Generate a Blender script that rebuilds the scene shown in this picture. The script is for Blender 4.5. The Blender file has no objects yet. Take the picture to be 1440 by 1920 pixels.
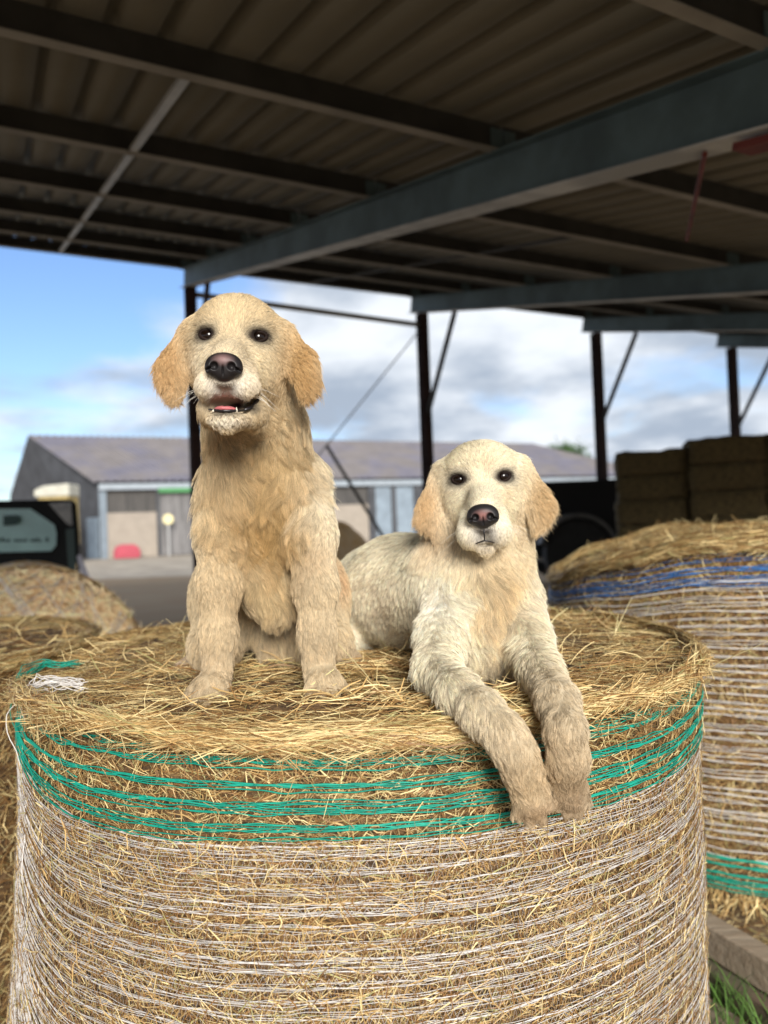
import bpy, math, random
import numpy as np
from mathutils import Matrix, Vector, kdtree

# ------------------------------------------------------------------ camera
S = bpy.context.scene
rng = np.random.default_rng(7)
random.seed(7)
CAMZ = 1.5
PITCH, ROLL, FPX = math.radians(1.06), math.radians(2.2), 1387.0
cf = np.array([0.0, math.cos(PITCH), math.sin(PITCH)])
zu = np.array([0.0, -math.sin(PITCH), math.cos(PITCH)])
xr = np.array([1.0, 0.0, 0.0])
cu = math.cos(ROLL) * zu + math.sin(ROLL) * xr
cr = math.cos(ROLL) * xr - math.sin(ROLL) * zu
cam_d = bpy.data.cameras.new('camera')
cam = bpy.data.objects.new('camera', cam_d)
S.collection.objects.link(cam)
mw = Matrix.Identity(4)
for i in range(3):
    mw[i][0], mw[i][1], mw[i][2] = cr[i], cu[i], -cf[i]
mw[2][3] = CAMZ
cam.matrix_world = mw
cam_d.sensor_fit = 'VERTICAL'
cam_d.sensor_height = 36.0
cam_d.sensor_width = 27.0
cam_d.lens = 26.0
cam_d.clip_start = 0.05
cam_d.clip_end = 2000
cam_d.dof.use_dof = True
cam_d.dof.focus_distance = 1.22
cam_d.dof.aperture_fstop = 2.6
S.camera = cam


def P(px, py, d):
    """the point at depth d (metres along +Y) seen at pixel (px, py) of the photograph"""
    r = cf + cr * ((px - 720) / FPX) + cu * ((960 - py) / FPX)
    return np.array([0, 0, CAMZ]) + r * (d / r[1])


# ------------------------------------------------------------------ world
SUN_EL, SUN_AZ = math.radians(21), math.radians(12)   # azimuth: behind the camera, to the right
sun_dir = Vector((math.sin(SUN_AZ) * math.cos(SUN_EL), -math.cos(SUN_AZ) * math.cos(SUN_EL), math.sin(SUN_EL)))
W = bpy.data.worlds.new("World")
S.world = W
W.use_nodes = True
nt = W.node_tree
nt.nodes.clear()


def nd(tree, typ, **kw):
    n = tree.nodes.new(typ)
    for k, v in kw.items():
        if k.startswith('_'):
            setattr(n, k[1:], v)
        else:
            key = int(k[1:]) if k[0] == 'i' and k[1:].isdigit() else k.replace('_', ' ')
            n.inputs[key].default_value = v
    return n


sky = nd(nt, 'ShaderNodeTexSky', _sky_type='NISHITA', _sun_disc=False, _sun_elevation=SUN_EL,
         _sun_rotation=math.atan2(sun_dir.x, sun_dir.y), _air_density=1.0, _dust_density=0.6, _ozone_density=2.0)
tc = nd(nt, 'ShaderNodeTexCoord')
sep = nd(nt, 'ShaderNodeSeparateXYZ')
L = nt.links.new
L(tc.outputs['Generated'], sep.inputs[0])


def mth(tree, op, a, b=None, c=None, clamp=False):
    n = tree.nodes.new('ShaderNodeMath')
    n.operation = op
    n.use_clamp = clamp
    for i, v in enumerate((a, b, c)):
        if v is None:
            continue
        if isinstance(v, (int, float)):
            n.inputs[i].default_value = v
        else:
            tree.links.new(v, n.inputs[i])
    return n.outputs[0]


zz = mth(nt, 'ADD', mth(nt, 'MAXIMUM', sep.outputs['Z'], 0.0), 0.22)
comb = nd(nt, 'ShaderNodeCombineXYZ')
L(mth(nt, 'DIVIDE', sep.outputs['X'], zz), comb.inputs[0])
L(mth(nt, 'DIVIDE', sep.outputs['Y'], zz), comb.inputs[1])
n1 = nd(nt, 'ShaderNodeTexNoise', Scale=1.15, Detail=6.5, Roughness=0.53, Distortion=0.25)
n2 = nd(nt, 'ShaderNodeTexNoise', Scale=1.5, Detail=6.0, Roughness=0.55)
mp = nd(nt, 'ShaderNodeMapping')
mp.inputs['Location'].default_value = (3.1, 1.7, 0.0)
L(comb.outputs[0], mp.inputs[0])
L(mp.outputs[0], n1.inputs['Vector'])
L(mp.outputs[0], n2.inputs['Vector'])
# less cloud high on the left of the view
bl = nd(nt, 'ShaderNodeVectorMath', _operation='DOT_PRODUCT')
v = Vector(P(60, 560, 10) - np.array([0, 0, CAMZ])).normalized()
bl.inputs[1].default_value = v
L(tc.outputs['Generated'], bl.inputs[0])
mr = nd(nt, 'ShaderNodeMapRange')
mr.inputs['From Min'].default_value = 0.90
mr.inputs['From Max'].default_value = 0.995
L(bl.outputs['Value'], mr.inputs['Value'])
dens = mth(nt, 'SUBTRACT', n1.outputs['Fac'], mth(nt, 'MULTIPLY', mr.outputs[0], 0.20))
ramp = nd(nt, 'ShaderNodeMapRange', _interpolation_type='SMOOTHSTEP')
ramp.inputs['From Min'].default_value = 0.28
ramp.inputs['From Max'].default_value = 0.47
L(dens, ramp.inputs['Value'])
cl = nd(nt, 'ShaderNodeMix', _data_type='RGBA')
cl.inputs['A'].default_value = (3.3, 3.9, 4.8, 1)
cl.inputs['B'].default_value = (7.4, 7.8, 8.3, 1)
cr2 = nd(nt, 'ShaderNodeMapRange', _interpolation_type='SMOOTHSTEP')
cr2.inputs['From Min'].default_value = 0.38
cr2.inputs['From Max'].default_value = 0.66
L(n2.outputs['Fac'], cr2.inputs['Value'])
L(cr2.outputs[0], cl.inputs['Factor'])
mx = nd(nt, 'ShaderNodeMix', _data_type='RGBA')
L(ramp.outputs[0], mx.inputs['Factor'])
gain = nd(nt, 'ShaderNodeMix', _data_type='RGBA', _blend_type='MULTIPLY')
gain.inputs['Factor'].default_value = 1.0
gain.inputs['B'].default_value = (1.12, 1.22, 1.45, 1)
L(sky.outputs[0], gain.inputs['A'])
L(gain.outputs['Result'], mx.inputs['A'])
L(cl.outputs['Result'], mx.inputs['B'])
bg = nd(nt, 'ShaderNodeBackground', Strength=0.1)
L(mx.outputs['Result'], bg.inputs['Color'])
wo = nd(nt, 'ShaderNodeOutputWorld')
L(bg.outputs[0], wo.inputs[0])

sun = bpy.data.lights.new('sun', 'SUN')
sun.energy = 4.1
sun.angle = math.radians(24)
sun.color = (1.0, 0.95, 0.88)
so = bpy.data.objects.new('sun', sun)
so.rotation_euler = sun_dir.to_track_quat('Z', 'Y').to_euler()
so.location = (3, -5, 6)
S.collection.objects.link(so)
S.view_settings.view_transform = 'Standard'
S.view_settings.look = 'None'
S.view_settings.exposure = 0.42
S.view_settings.gamma = 1
S.cycles.use_denoising = True
S.cycles.max_bounces = 8
S.cycles.diffuse_bounces = 4
S.cycles.transparent_max_bounces = 8

# ------------------------------------------------------------------ helpers
C = S.collection


def meta(o, label=None, cat=None, group=None, kind=None):
    if label: o['label'] = label
    if cat: o['category'] = cat
    if group: o['group'] = group
    if kind: o['kind'] = kind
    return o


def empty(name, loc, label, cat, group=None):
    o = bpy.data.objects.new(name, None)
    o.location = loc
    o.empty_display_size = 0.1
    C.objects.link(o)
    return meta(o, label, cat, group)


def link(name, me, mat, parent=None):
    o = bpy.data.objects.new(name, me)
    if mat is not None:
        me.materials.append(mat)
    C.objects.link(o)
    if parent is not None:
        o.parent = parent
        o.matrix_parent_inverse = Matrix.Translation(-Vector(parent.location))
    return o


def mesh_np(name, V, F, col=None, smooth=False):
    """V (n,3), F (m,k) with constant k; col (n,3) per vertex"""
    V = np.asarray(V, dtype=np.float32)
    F = np.asarray(F, dtype=np.int32)
    me = bpy.data.meshes.new(name)
    me.vertices.add(len(V))
    me.vertices.foreach_set('co', V.ravel())
    m, k = F.shape
    me.loops.add(m * k)
    me.loops.foreach_set('vertex_index', F.ravel())
    me.polygons.add(m)
    me.polygons.foreach_set('loop_start', np.arange(0, m * k, k, dtype=np.int32))
    if smooth:
        me.polygons.foreach_set('use_smooth', np.ones(m, dtype=bool))
    me.update(calc_edges=True)
    if col is not None:
        a = me.attributes.new('col', 'FLOAT_COLOR', 'POINT')
        c = np.ones((len(V), 4), dtype=np.float32)
        c[:, :3] = col
        a.data.foreach_set('color', c.ravel())
    return me


class MB:
    """collects polygons for one mesh"""
    def __init__(s):
        s.v, s.f = [], []

    def poly(s, pts):
        i = len(s.v)
        s.v += [tuple(p) for p in pts]
        s.f.append(tuple(range(i, i + len(pts))))

    def prism(s, pts, off):
        """polygon extruded by the vector off"""
        n = len(pts)
        a = [np.array(p, float) for p in pts]
        b = [p + np.array(off, float) for p in a]
        i = len(s.v)
        s.v += [tuple(p) for p in a + b]
        s.f.append(tuple(range(i + n - 1, i - 1, -1)))
        s.f.append(tuple(range(i + n, i + 2 * n)))
        for k in range(n):
            q = (k + 1) % n
            s.f.append((i + k, i + q, i + n + q, i + n + k))
        return s

    def box(s, c, ax, ay, az):
        """box centred on c with half-extent vectors"""
        c, ax, ay, az = (np.array(t, float) for t in (c, ax, ay, az))
        return s.prism([c - ax - ay - az, c + ax - ay - az, c + ax + ay - az, c - ax + ay - az], 2 * az)

    def bar(s, a, b, w, h, up=(0, 0, 1)):
        a, b = np.array(a, float), np.array(b, float)
        d = b - a
        d = d / np.linalg.norm(d)
        sd = np.cross(d, np.array(up, float))
        if np.linalg.norm(sd) < 1e-3:
            sd = np.cross(d, [1, 0, 0])
        sd /= np.linalg.norm(sd)
        u = np.cross(sd, d)
        q = [a + sd * x * w / 2 + u * y * h / 2 for x, y in ((-1, -1), (1, -1), (1, 1), (-1, 1))]
        return s.prism(q, b - a)

    def tube(s, pts, r, n=8, close=False):
        pts = [np.array(p, float) for p in pts]
        i0 = len(s.v)
        for k, p in enumerate(pts):
            t = pts[min(k + 1, len(pts) - 1)] - pts[max(k - 1, 0)]
            t /= np.linalg.norm(t)
            a = np.cross(t, [0.13, 0.21, 0.97])
            a /= np.linalg.norm(a)
            b = np.cross(t, a)
            rr = r[k] if hasattr(r, '__len__') else r
            for j in range(n):
                w = 2 * math.pi * j / n
                s.v.append(tuple(p + (a * math.cos(w) + b * math.sin(w)) * rr))
        for k in range(len(pts) - 1):
            for j in range(n):
                q = (j + 1) % n
                s.f.append((i0 + k * n + j, i0 + k * n + q, i0 + (k + 1) * n + q, i0 + (k + 1) * n + j))
        s.f.append(tuple(i0 + j for j in range(n - 1, -1, -1)))
        s.f.append(tuple(i0 + (len(pts) - 1) * n + j for j in range(n)))
        return s

    def build(s, name, mat, parent=None, smooth=False, bevel=0):
        me = bpy.data.meshes.new(name)
        me.from_pydata(s.v, [], s.f)
        me.update()
        if smooth:
            me.polygons.foreach_set('use_smooth', np.ones(len(me.polygons), dtype=bool))
        o = link(name, me, mat, parent)
        if bevel:
            b = o.modifiers.new('bevel', 'BEVEL')
            b.width = bevel
            b.segments = 2
            b.limit_method = 'ANGLE'
        return o


def mat_plain(name, col, rough=0.6, metal=0.0, noise=0.0, scale=4.0, spec=0.5, col2=None, bump=0.0, stretch=None, detail=5):
    m = bpy.data.materials.new(name)
    m.use_nodes = True
    t = m.node_tree
    b = t.nodes['Principled BSDF']
    b.inputs['Base Color'].default_value = (*col, 1)
    b.inputs['Roughness'].default_value = rough
    b.inputs['Metallic'].default_value = metal
    b.inputs['Specular IOR Level'].default_value = spec
    if noise or col2 or bump:
        co = nd(t, 'ShaderNodeTexCoord')
        ma = nd(t, 'ShaderNodeMapping')
        if stretch:
            ma.inputs['Scale'].default_value = stretch
        n = nd(t, 'ShaderNodeTexNoise', Scale=scale, Detail=float(detail), Roughness=0.6)
        t.links.new(co.outputs['Object'], ma.inputs[0])
        t.links.new(ma.outputs[0], n.inputs['Vector'])
        x = nd(t, 'ShaderNodeMix', _data_type='RGBA')
        r = nd(t, 'ShaderNodeMapRange', _interpolation_type='SMOOTHSTEP')
        r.inputs['From Min'].default_value = 0.35
        r.inputs['From Max'].default_value = 0.65
        t.links.new(n.outputs['Fac'], r.inputs['Value'])
        t.links.new(r.outputs[0], x.inputs['Factor'])
        x.inputs['A'].default_value = (*[c * (1 - noise) for c in col], 1)
        x.inputs['B'].default_value = (*(col2 if col2 else [min(1, c * (1 + noise)) for c in col]), 1)
        t.links.new(x.outputs['Result'], b.inputs['Base Color'])
        if bump:
            bp = nd(t, 'ShaderNodeBump', Strength=bump, Distance=0.02)
            t.links.new(n.outputs['Fac'], bp.inputs['Height'])
            t.links.new(bp.outputs[0], b.inputs['Normal'])
    return m


def mat_attr(name, rough=0.6, spec=0.3, sheen=0.0, transl=0.0):
    m = bpy.data.materials.new(name)
    m.use_nodes = True
    t = m.node_tree
    b = t.nodes['Principled BSDF']
    a = nd(t, 'ShaderNodeAttribute', _attribute_name='col')
    t.links.new(a.outputs['Color'], b.inputs['Base Color'])
    b.inputs['Roughness'].default_value = rough
    b.inputs['Specular IOR Level'].default_value = spec
    if transl:
        o = t.nodes['Material Output']
        tr = nd(t, 'ShaderNodeBsdfTranslucent')
        t.links.new(a.outputs['Color'], tr.inputs['Color'])
        mx_ = nd(t, 'ShaderNodeMixShader', Fac=transl)
        t.links.new(b.outputs[0], mx_.inputs[1])
        t.links.new(tr.outputs[0], mx_.inputs[2])
        t.links.new(mx_.outputs[0], o.inputs[0])
    return m
# ------------------------------------------------------------------ ground and yard
M_yard = mat_plain('yard', (0.42, 0.32, 0.215), 0.95, noise=0.3, scale=0.8, bump=0.4, spec=.1, col2=(0.28, 0.20, 0.13), detail=10)
mb = MB()
mb.poly([(-500, -60, 0), (500, -60, 0), (500, 900, 0), (-500, 900, 0)])
meta(mb.build('ground', M_yard), kind='structure')
M_conc = mat_plain('yard_concrete', (0.40, 0.345, 0.28), 0.95, spec=.1, noise=0.2, scale=0.8, detail=8)
mb = MB()
mb.poly([(-45, 26, 0.004), (40, 26, 0.004), (60, 66, 0.004), (-45, 47, 0.004)])
meta(mb.build('yard_paving', M_conc), kind='structure')

# ------------------------------------------------------------------ open shed overhead
KS = 0.9
Ed = np.array([math.sin(math.radians(62.8)), math.cos(math.radians(62.8)), 0.0])
Td = np.array([Ed[1], -Ed[0], 0.0])       # from the open front towards the camera
SL = 0.2456
O0 = np.array([-3.56 * KS, 13.9 * KS, CAMZ + 5.193 * KS])
BAY = 4.98 * KS


def R(s, t, dz=0.0, ds=0.0, dt=0.0):
    """s in bays along the eave, t in units of KS down the slope, dz metres above the underside of the sheets"""
    return O0 + Ed * (s * BAY + ds) + Td * (t * KS + dt) + np.array([0, 0, -SL * (t * KS + dt) + dz])


shed = empty('hay_shed', (float(O0[0]), float(O0[1]), 0.0),
             'open sided steel hay shed whose dark ribbed roof and beams cover the dogs', 'shed')
M_sheet = mat_plain('roof_sheet', (0.225, 0.21, 0.165), 0.75, noise=0.12, scale=1.2, spec=0.2, col2=(0.175, 0.165, 0.13))
M_steel = mat_plain('purlin_steel', (0.045, 0.045, 0.042), 0.7, noise=0.2, scale=3)
M_flangelit = mat_plain('lit_flange_steel', (0.30, 0.295, 0.28), 0.6, noise=0.15, scale=3)  # same purlin steel, paler to paint bounced light on the lower flanges
M_beam = mat_plain('blue_grey_steel', (0.10, 0.155, 0.175), 0.6, noise=0.25, scale=1.5)
M_beamlit = mat_plain('lit_beam_flange', (0.5, 0.52, 0.52), 0.6, noise=0.25, scale=2.0)  # lit copy of the beam steel, brightness painted on the bottom flange
M_post = mat_plain('red_oxide_steel', (0.045, 0.022, 0.022), 0.7, noise=0.3, scale=3)
M_rust = mat_plain('rust', (0.14, 0.03, 0.025), 0.8, noise=0.3, scale=6)
M_galv = mat_plain('galvanised', (0.42, 0.43, 0.42), 0.5, noise=0.1, scale=5)

# ribbed sheets: trapezoidal recesses running down the slope
prof = []
pitch = 0.256
s0, s1 = -2.0 * BAY, 5.0 * BAY
x = s0
while x < s1:
    prof += [(x, 0), (x + pitch - 0.075, 0), (x + pitch - 0.06, 0.055), (x + pitch - 0.018, 0.055)]
    x += pitch
V, F = [], []
for (ds, h) in prof:
    for t in (-0.45, 14.35):
        V.append(R(0, t, h, ds))
for k in range(len(prof) - 1):
    F.append((2 * k, 2 * k + 1, 2 * k + 3, 2 * k + 2))
me = mesh_np('roof', V, F)
ro = link('roof', me, M_sheet, shed)
ro.modifiers.new('solid', 'SOLIDIFY').thickness = 0.004
ro.modifiers['solid'].offset = 1
Z = np.array([0, 0, 1.0])
tt = [0.0, 1.95, 3.9, 5.88, 7.86, 9.82, 11.88, 13.9]
for t in tt:
    mb = MB()
    for bay in range(-2, 5):
        a, b = R(bay, t, -0.085, 0.01), R(bay + 1, t, -0.085, -0.01)
        mb.bar(a, b, 0.014, 0.165)
    o = mb.build('purlin', M_steel, shed)
    mb = MB()
    for bay in range(-2, 5):
        a, b = R(bay, t, -0.172, 0.01, 0.02), R(bay + 1, t, -0.172, -0.01, 0.02)
        mb.bar(a, b, 0.06, 0.008)
    f = mb.build('flange', M_flangelit, o)
# eave edge trim
mb = MB()
mb.bar(R(-2, -0.45, -0.07), R(5, -0.45, -0.07), 0.01, 0.15)
mb.build('eave_trim', M_steel, shed)
for s in range(-1, 5):
    a, b = R(s, -0.2, -0.335), R(s, 14.3, -0.335)
    nrm = np.cross(Ed, b - a)
    nrm /= np.linalg.norm(nrm)
    if nrm[2] < 0: nrm = -nrm
    o = MB().bar(a, b, 0.014, 0.29, up=nrm).build('rafter', M_beam, shed)
    MB().bar(a - nrm * 0.150, b - nrm * 0.150, 0.17, 0.010, up=nrm).build('flange', M_beamlit, o)
    MB().bar(a + nrm * 0.150, b + nrm * 0.150, 0.17, 0.010, up=nrm).build('flange', M_beam, o)
for s in range(-1, 5):
    for t, h in ((0.25, 0), (14.1, 0)):
        top = R(s, t, -0.50)
        foot = top.copy(); foot[2] = 0
        mb = MB()
        mb.bar(foot, top, 0.012, 0.17, up=Ed)
        for q in (-1, 1):
            mb.bar(foot + Td * q * 0.09, top + Td * q * 0.09, 0.17, 0.012, up=Td)
        mb.box(foot + Z * 0.02, Ed * .17, Td * .17, Z * .02)
        mb.build('post', M_post, shed)
    # knee brace from the rafter down to the front post
    a = R(s, 1.55, -0.51)
    b = R(s, 0.3, 0); b[2] = a[2] - 1.75
    MB().bar(a, b, 0.07, 0.07).build('knee_brace', M_steel if s else M_post, shed)
# cleats that hold the purlins to the rafters
for s in range(0, 4):
    for t in tt:
        for q in (-1, 1):
            a = R(s, t, -.105, q * .05, .016)
            MB().box(a, Ed * .045, Td * .005, Z * .075).build('cleat', M_beam, shed)
# sag bars between purlins, one line in each bay
for bay in (-1, 0, 1, 2):
    so_ = 0.56 if bay == -1 else 0.5
    for k in range(len(tt) - 1):
        if bay != -1 and k > 3: continue
        if bay == -1 and k > 4: continue
        a, b = R(bay + so_, tt[k], -0.15, 0, 0.03), R(bay + so_, tt[k + 1], -0.15, 0, -0.03)
        MB().bar(a, b, 0.05, 0.03).build('sag_bar', M_galv if bay == -1 else M_steel, shed)
# eave tie tubes and a thin bracing cable in the middle bay
for dz, r in ((-0.62, 0.05),):
    a, b = R(0, 0.25, dz, 0.1), R(1, 0.25, dz - 0.12, -0.1)
    MB().tube([a, b], r, 10).build('tie_tube', M_galv, shed, smooth=True)
a = R(1, 0.3, -0.85, -0.1)
b = P(612, 835, R(0.55, 0.3)[1])
b_end = a + (b - a) * ((a[2] - .05) / (a[2] - b[2]))
MB().tube([a, b, b_end], 0.013, 8).build('bracing_rod', M_galv, shed, smooth=True)
c = P(705, 985, R(0.75, 0.3)[1])
MB().bar(b, b + (c - b) * ((b[2] - .02) / (b[2] - c[2])), 0.05, 0.045).build('bracing_strut', M_steel, shed)
# rusty bracket and rod under the near rafter
a = R(0, 11.68, -0.53)
b = R(0, 12.5, -0.53)
MB().bar(a, b, 0.12, 0.03).build('bracket', M_rust, shed)
MB().tube([P(1322, 288, 3.3), P(1288, 450, 5.0)], 0.012, 8).build('rusty_rod', M_rust, shed)

# ------------------------------------------------------------------ barn across the yard
barn_c = P(190, 1045, 49.5)
barn = empty('barn', (float(barn_c[0]), float(barn_c[1]), 0.0),
             'long grey barn across the yard with purple stained low roof and boarded front', 'barn')
EZ, RZ = 5.1, 9.3
A = P(188, 1000, 49.5)[:2]; B = P(1235, 1000, 67.4)[:2]
ap = P(55, 900, 55.5)[:2]; ar = P(1003, 900, 76)[:2]
cl_ = P(18, 900, 60)[:2]; cr_ = P(1180, 900, 95)[:2]
p3 = lambda q, z: np.array([q[0], q[1], z])
M_broof = bpy.data.materials.new('barn_roof')
M_broof.use_nodes = True
t = M_broof.node_tree
b_ = t.nodes['Principled BSDF']
co = nd(t, 'ShaderNodeTexCoord')
ns = nd(t, 'ShaderNodeTexNoise', Scale=0.32, Detail=3.0, Roughness=0.5)
ns2 = nd(t, 'ShaderNodeTexNoise', Scale=0.9, Detail=6.0)
t.links.new(co.outputs['Object'], ns.inputs['Vector'])
t.links.new(co.outputs['Object'], ns2.inputs['Vector'])
cr3 = nd(t, 'ShaderNodeValToRGB')
cr3.color_ramp.elements[0].position = 0.42; cr3.color_ramp.elements[0].color = (0.24, 0.215, 0.21, 1)
cr3.color_ramp.elements[1].position = 0.62; cr3.color_ramp.elements[1].color = (0.20, 0.19, 0.235, 1)
t.links.new(ns.outputs['Fac'], cr3.inputs[0])
m_ = nd(t, 'ShaderNodeMix', _data_type='RGBA', _blend_type='MULTIPLY')
m_.inputs['Factor'].default_value = 0.5
t.links.new(cr3.outputs[0], m_.inputs['A'])
t.links.new(ns2.outputs['Fac'], m_.inputs['B'])
t.links.new(m_.outputs['Result'], b_.inputs['Base Color'])
b_.inputs['Roughness'].default_value = 0.85
mb = MB()
over = np.array([0, 0, 0.12])


def slab(m, q, th=0.12):
    q = [np.array(x, float) for x in q]
    m.prism(q, (0, 0, th))


fn = np.array([(B - A)[1], -(B - A)[0]]); fn /= np.linalg.norm(fn)      # outward of the front wall
wd = (B - A) / np.linalg.norm(B - A)
A2, B2 = A + fn * 0.5 - wd * 0.3, B + fn * 0.5 + wd * .3
NR = 90
for k in range(NR):                       # corrugated roof front slope
    u0, u1 = k / NR, (k + 1) / NR
    e0, e1 = p3(A2 + (B2 - A2) * u0, EZ), p3(A2 + (B2 - A2) * u1, EZ)
    r0, r1 = p3(ap + (ar - ap) * u0, RZ), p3(ap + (ar - ap) * u1, RZ)
    um = (u0 + u1) / 2
    em, rm = p3(A2 + (B2 - A2) * um, EZ + .1), p3(ap + (ar - ap) * um, RZ + .1)
    mb.poly([e0, em, rm, r0]); mb.poly([em, e1, r1, rm])
mb.poly([p3(ap, RZ), p3(ar, RZ), p3(cr_, EZ), p3(cl_, EZ)])
mb.build('roof', M_broof, barn)
M_gable = mat_plain('gable_cladding', (0.055, 0.058, 0.066), 0.8, noise=0.2, scale=1.0)
mb = MB()
mb.poly([p3(cl_, 0), p3(A, 0), p3(A, EZ), p3(ap, RZ - .02), p3(cl_, EZ)])
mb.poly([p3(cl_, 0), p3(cr_, 0), p3(cr_, EZ), p3(cl_, EZ)])
mb.poly([p3(B, 0), p3(cr_, 0), p3(cr_, EZ), p3(ar, RZ - .02), p3(B, EZ)])
mb.build('wall', M_gable, barn)
M_dark = mat_plain('shade_and_black_paint', (0.012, 0.012, 0.013), 0.95)  # black for trailer parts, and painted shade in the barn bay
M_slat = mat_plain('weathered_boards', (0.16, 0.15, 0.14), 0.9, noise=0.4, scale=1.5, stretch=(6, 6, 0.3), col2=(0.05, 0.048, 0.047))
M_beige = mat_plain('beige_panel', (0.31, 0.27, 0.225), 0.85, noise=0.06, scale=2)
M_bluep = mat_plain('pale_blue_panel', (0.20, 0.25, 0.30), 0.7, noise=0.12, scale=1.5)
M_bpost = mat_plain('barn_post', (0.17, 0.21, 0.25), 0.7, noise=0.1)
M_door = mat_plain('grey_door', (0.16, 0.155, 0.155), 0.85, noise=0.3, scale=1.5, stretch=(4, 4, 0.3))
M_green = mat_plain('green_rail', (0.05, 0.22, 0.07), 0.6, noise=0.1)
M_gut = mat_plain('gutter', (0.28, 0.32, 0.36), 0.6, noise=0.1)


def wx(px):
    """point of the front wall line seen in column px"""
    r = P(px, 960, 10)[:2]
    Mx = np.array([[r[0], -(B - A)[0]], [r[1], -(B - A)[1]]])
    k = np.linalg.solve(Mx, A)
    return A + (B - A) * k[1]


def panel(name, x0, x1, z0, z1, mat, off=0.0, th=0.1):
    q0, q1 = wx(x0) + fn * off, wx(x1) + fn * off
    m = MB()
    m.prism([p3(q0, z0), p3(q1, z0), p3(q1, z1), p3(q0, z1)], (fn[0] * th, fn[1] * th, 0))
    return m.build(name, mat, barn)


panel('wall', 190, 1010, 0, EZ - 0.05, M_slat, -0.12)
panel('bay_shade', 1010, 1225, 0, EZ - 0.05, M_dark, -0.12)  # dark sheet painted as the shade inside the open bay
panel('gutter', 186, 1230, EZ - 0.5, EZ - 0.1, M_gut, 0.3, 0.15)
for x0, x1 in ((186, 200), (293, 299), (690, 703), (733, 742), (775, 800), (1005, 1012)):
    panel('post', x0, x1, 0, EZ - 0.5, M_bpost if x0 == 186 else M_gable, 0.02, 0.2)
panel('concrete_panel', 200, 293, 0.02, 3.05, M_beige, 0.01)
panel('concrete_panel', 420, 690, 0.02, 3.2, M_beige, 0.01)
panel('blue_panel', 703, 733, 0.02, EZ - .5, M_bluep, 0.01)
panel('blue_panel', 742, 775, 0.02, EZ - .5, M_bluep, 0.01)
dr = panel('sliding_door', 300, 420, 0.05, EZ - 0.75, M_door, 0.05)
q = panel('door_rail', 297, 420, EZ - 0.75, EZ - 0.45, M_green, 0.5, 0.12)
# pale sheet low on the gable wall
gd = (A - cl_) / np.linalg.norm(A - cl_)
gn = np.array([gd[1], -gd[0]])
if gn[1] > 0: gn = -gn
g0, g1 = A - gd * 1.7 + gn * .05, A - gd * 0.1 + gn * .05
MB().prism([p3(g0, 0.02), p3(g1, 0.02), p3(g1, 2.8), p3(g0, 2.8)], (gn[0] * .08, gn[1] * .08, 0)).build('blue_panel', M_bluep, barn)

# red feed bin by the barn wall
M_red = mat_plain('red_plastic', (0.38, 0.04, 0.07), 0.5, noise=0.1)
c = wx(233) + fn * 1.0
rb = empty('feed_bin', (c[0], c[1], 0), 'red rounded plastic bin standing on the ground against the beige barn panel', 'feed bin')
m = MB()
prof_ = [(-0.8, 0.0), (0.8, 0.0), (0.84, 0.45), (0.66, 0.78), (0.38, 0.9), (-0.34, 0.9), (-0.68, 0.78), (-0.82, 0.42)]
m.prism([p3(c + wd * a_, z_ + .02) for a_, z_ in prof_], (fn[0] * 1.0, fn[1] * 1.0, 0))
m.build('bin_body', M_red, rb, bevel=0.06)
m = MB()
m.prism([p3(c + wd * a_ + fn * 1.0, z_) for a_, z_ in ((-.7, .42), (.7, .42), (.66, .52), (-.66, .52))], (fn[0] * .06, fn[1] * .06, 0))
m.build('rim', M_red, rb)
# round reflector post by the grey door
c = wx(311) + fn * 1.2
rp = empty('reflector_post', (c[0], c[1], 0), 'slim pale post topped by a small round yellow disc by the grey barn door', 'post')
M_yel = mat_plain('yellow_disc', (0.75, 0.66, 0.35), 0.5, noise=0.05)
M_pale = mat_plain('pale_post', (0.4, 0.4, 0.4), 0.6, noise=0.05)
MB().tube([p3(c, 0), p3(c, 2.2)], 0.08, 8).build('pole', M_pale, rp)
MB().tube([p3(c, 2.5), p3(c + fn * .08, 2.5)], 0.34, 18).build('disc', M_yel, rp)
# covered trailer in front of the gable
c = P(98, 1000, 44)[:2]
tr = empty('covered_trailer', (c[0], c[1], 0), 'tall trailer with a cream cover over a tan body parked before the dark gable', 'trailer')
M_cream = mat_plain('cream_cover', (0.46, 0.45, 0.38), 0.7, noise=0.08, scale=2)
M_tan = mat_plain('tan_body', (0.33, 0.25, 0.10), 0.8, noise=0.15, scale=2)
M_tyre = mat_plain('tyre_rubber', (0.02, 0.02, 0.02), 0.85, noise=0.2)
hx = 1.05
m = MB()
m.prism([(c[0] - hx, c[1], 4.0), (c[0] + hx, c[1], 4.0), (c[0] + hx, c[1], 4.75), (c[0] + hx * .2, c[1], 4.7), (c[0] - hx * .5, c[1], 4.65), (c[0] - hx, c[1], 4.4)], (0, 1.6, 0))
m.build('cover', M_cream, tr, bevel=0.08)
MB().box((c[0] + .1, c[1] + .8, 2.5), (hx * .85, 0, 0), (0, .75, 0), (0, 0, 1.49)).build('body', M_tan, tr)
for sx in (-1, 1):
    for dy in (.8,):
        MB().tube([(c[0] + sx * 1.15 - .18, c[1] + dy, .55), (c[0] + sx * 1.15 + .18, c[1] + dy, .55)], 0.55, 20).build('wheel', M_tyre, tr)
MB().box((c[0], c[1] + .8, .8), (1, 0, 0), (0, .7, 0), (0, 0, .2)).build('chassis', M_dark, tr)

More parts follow.
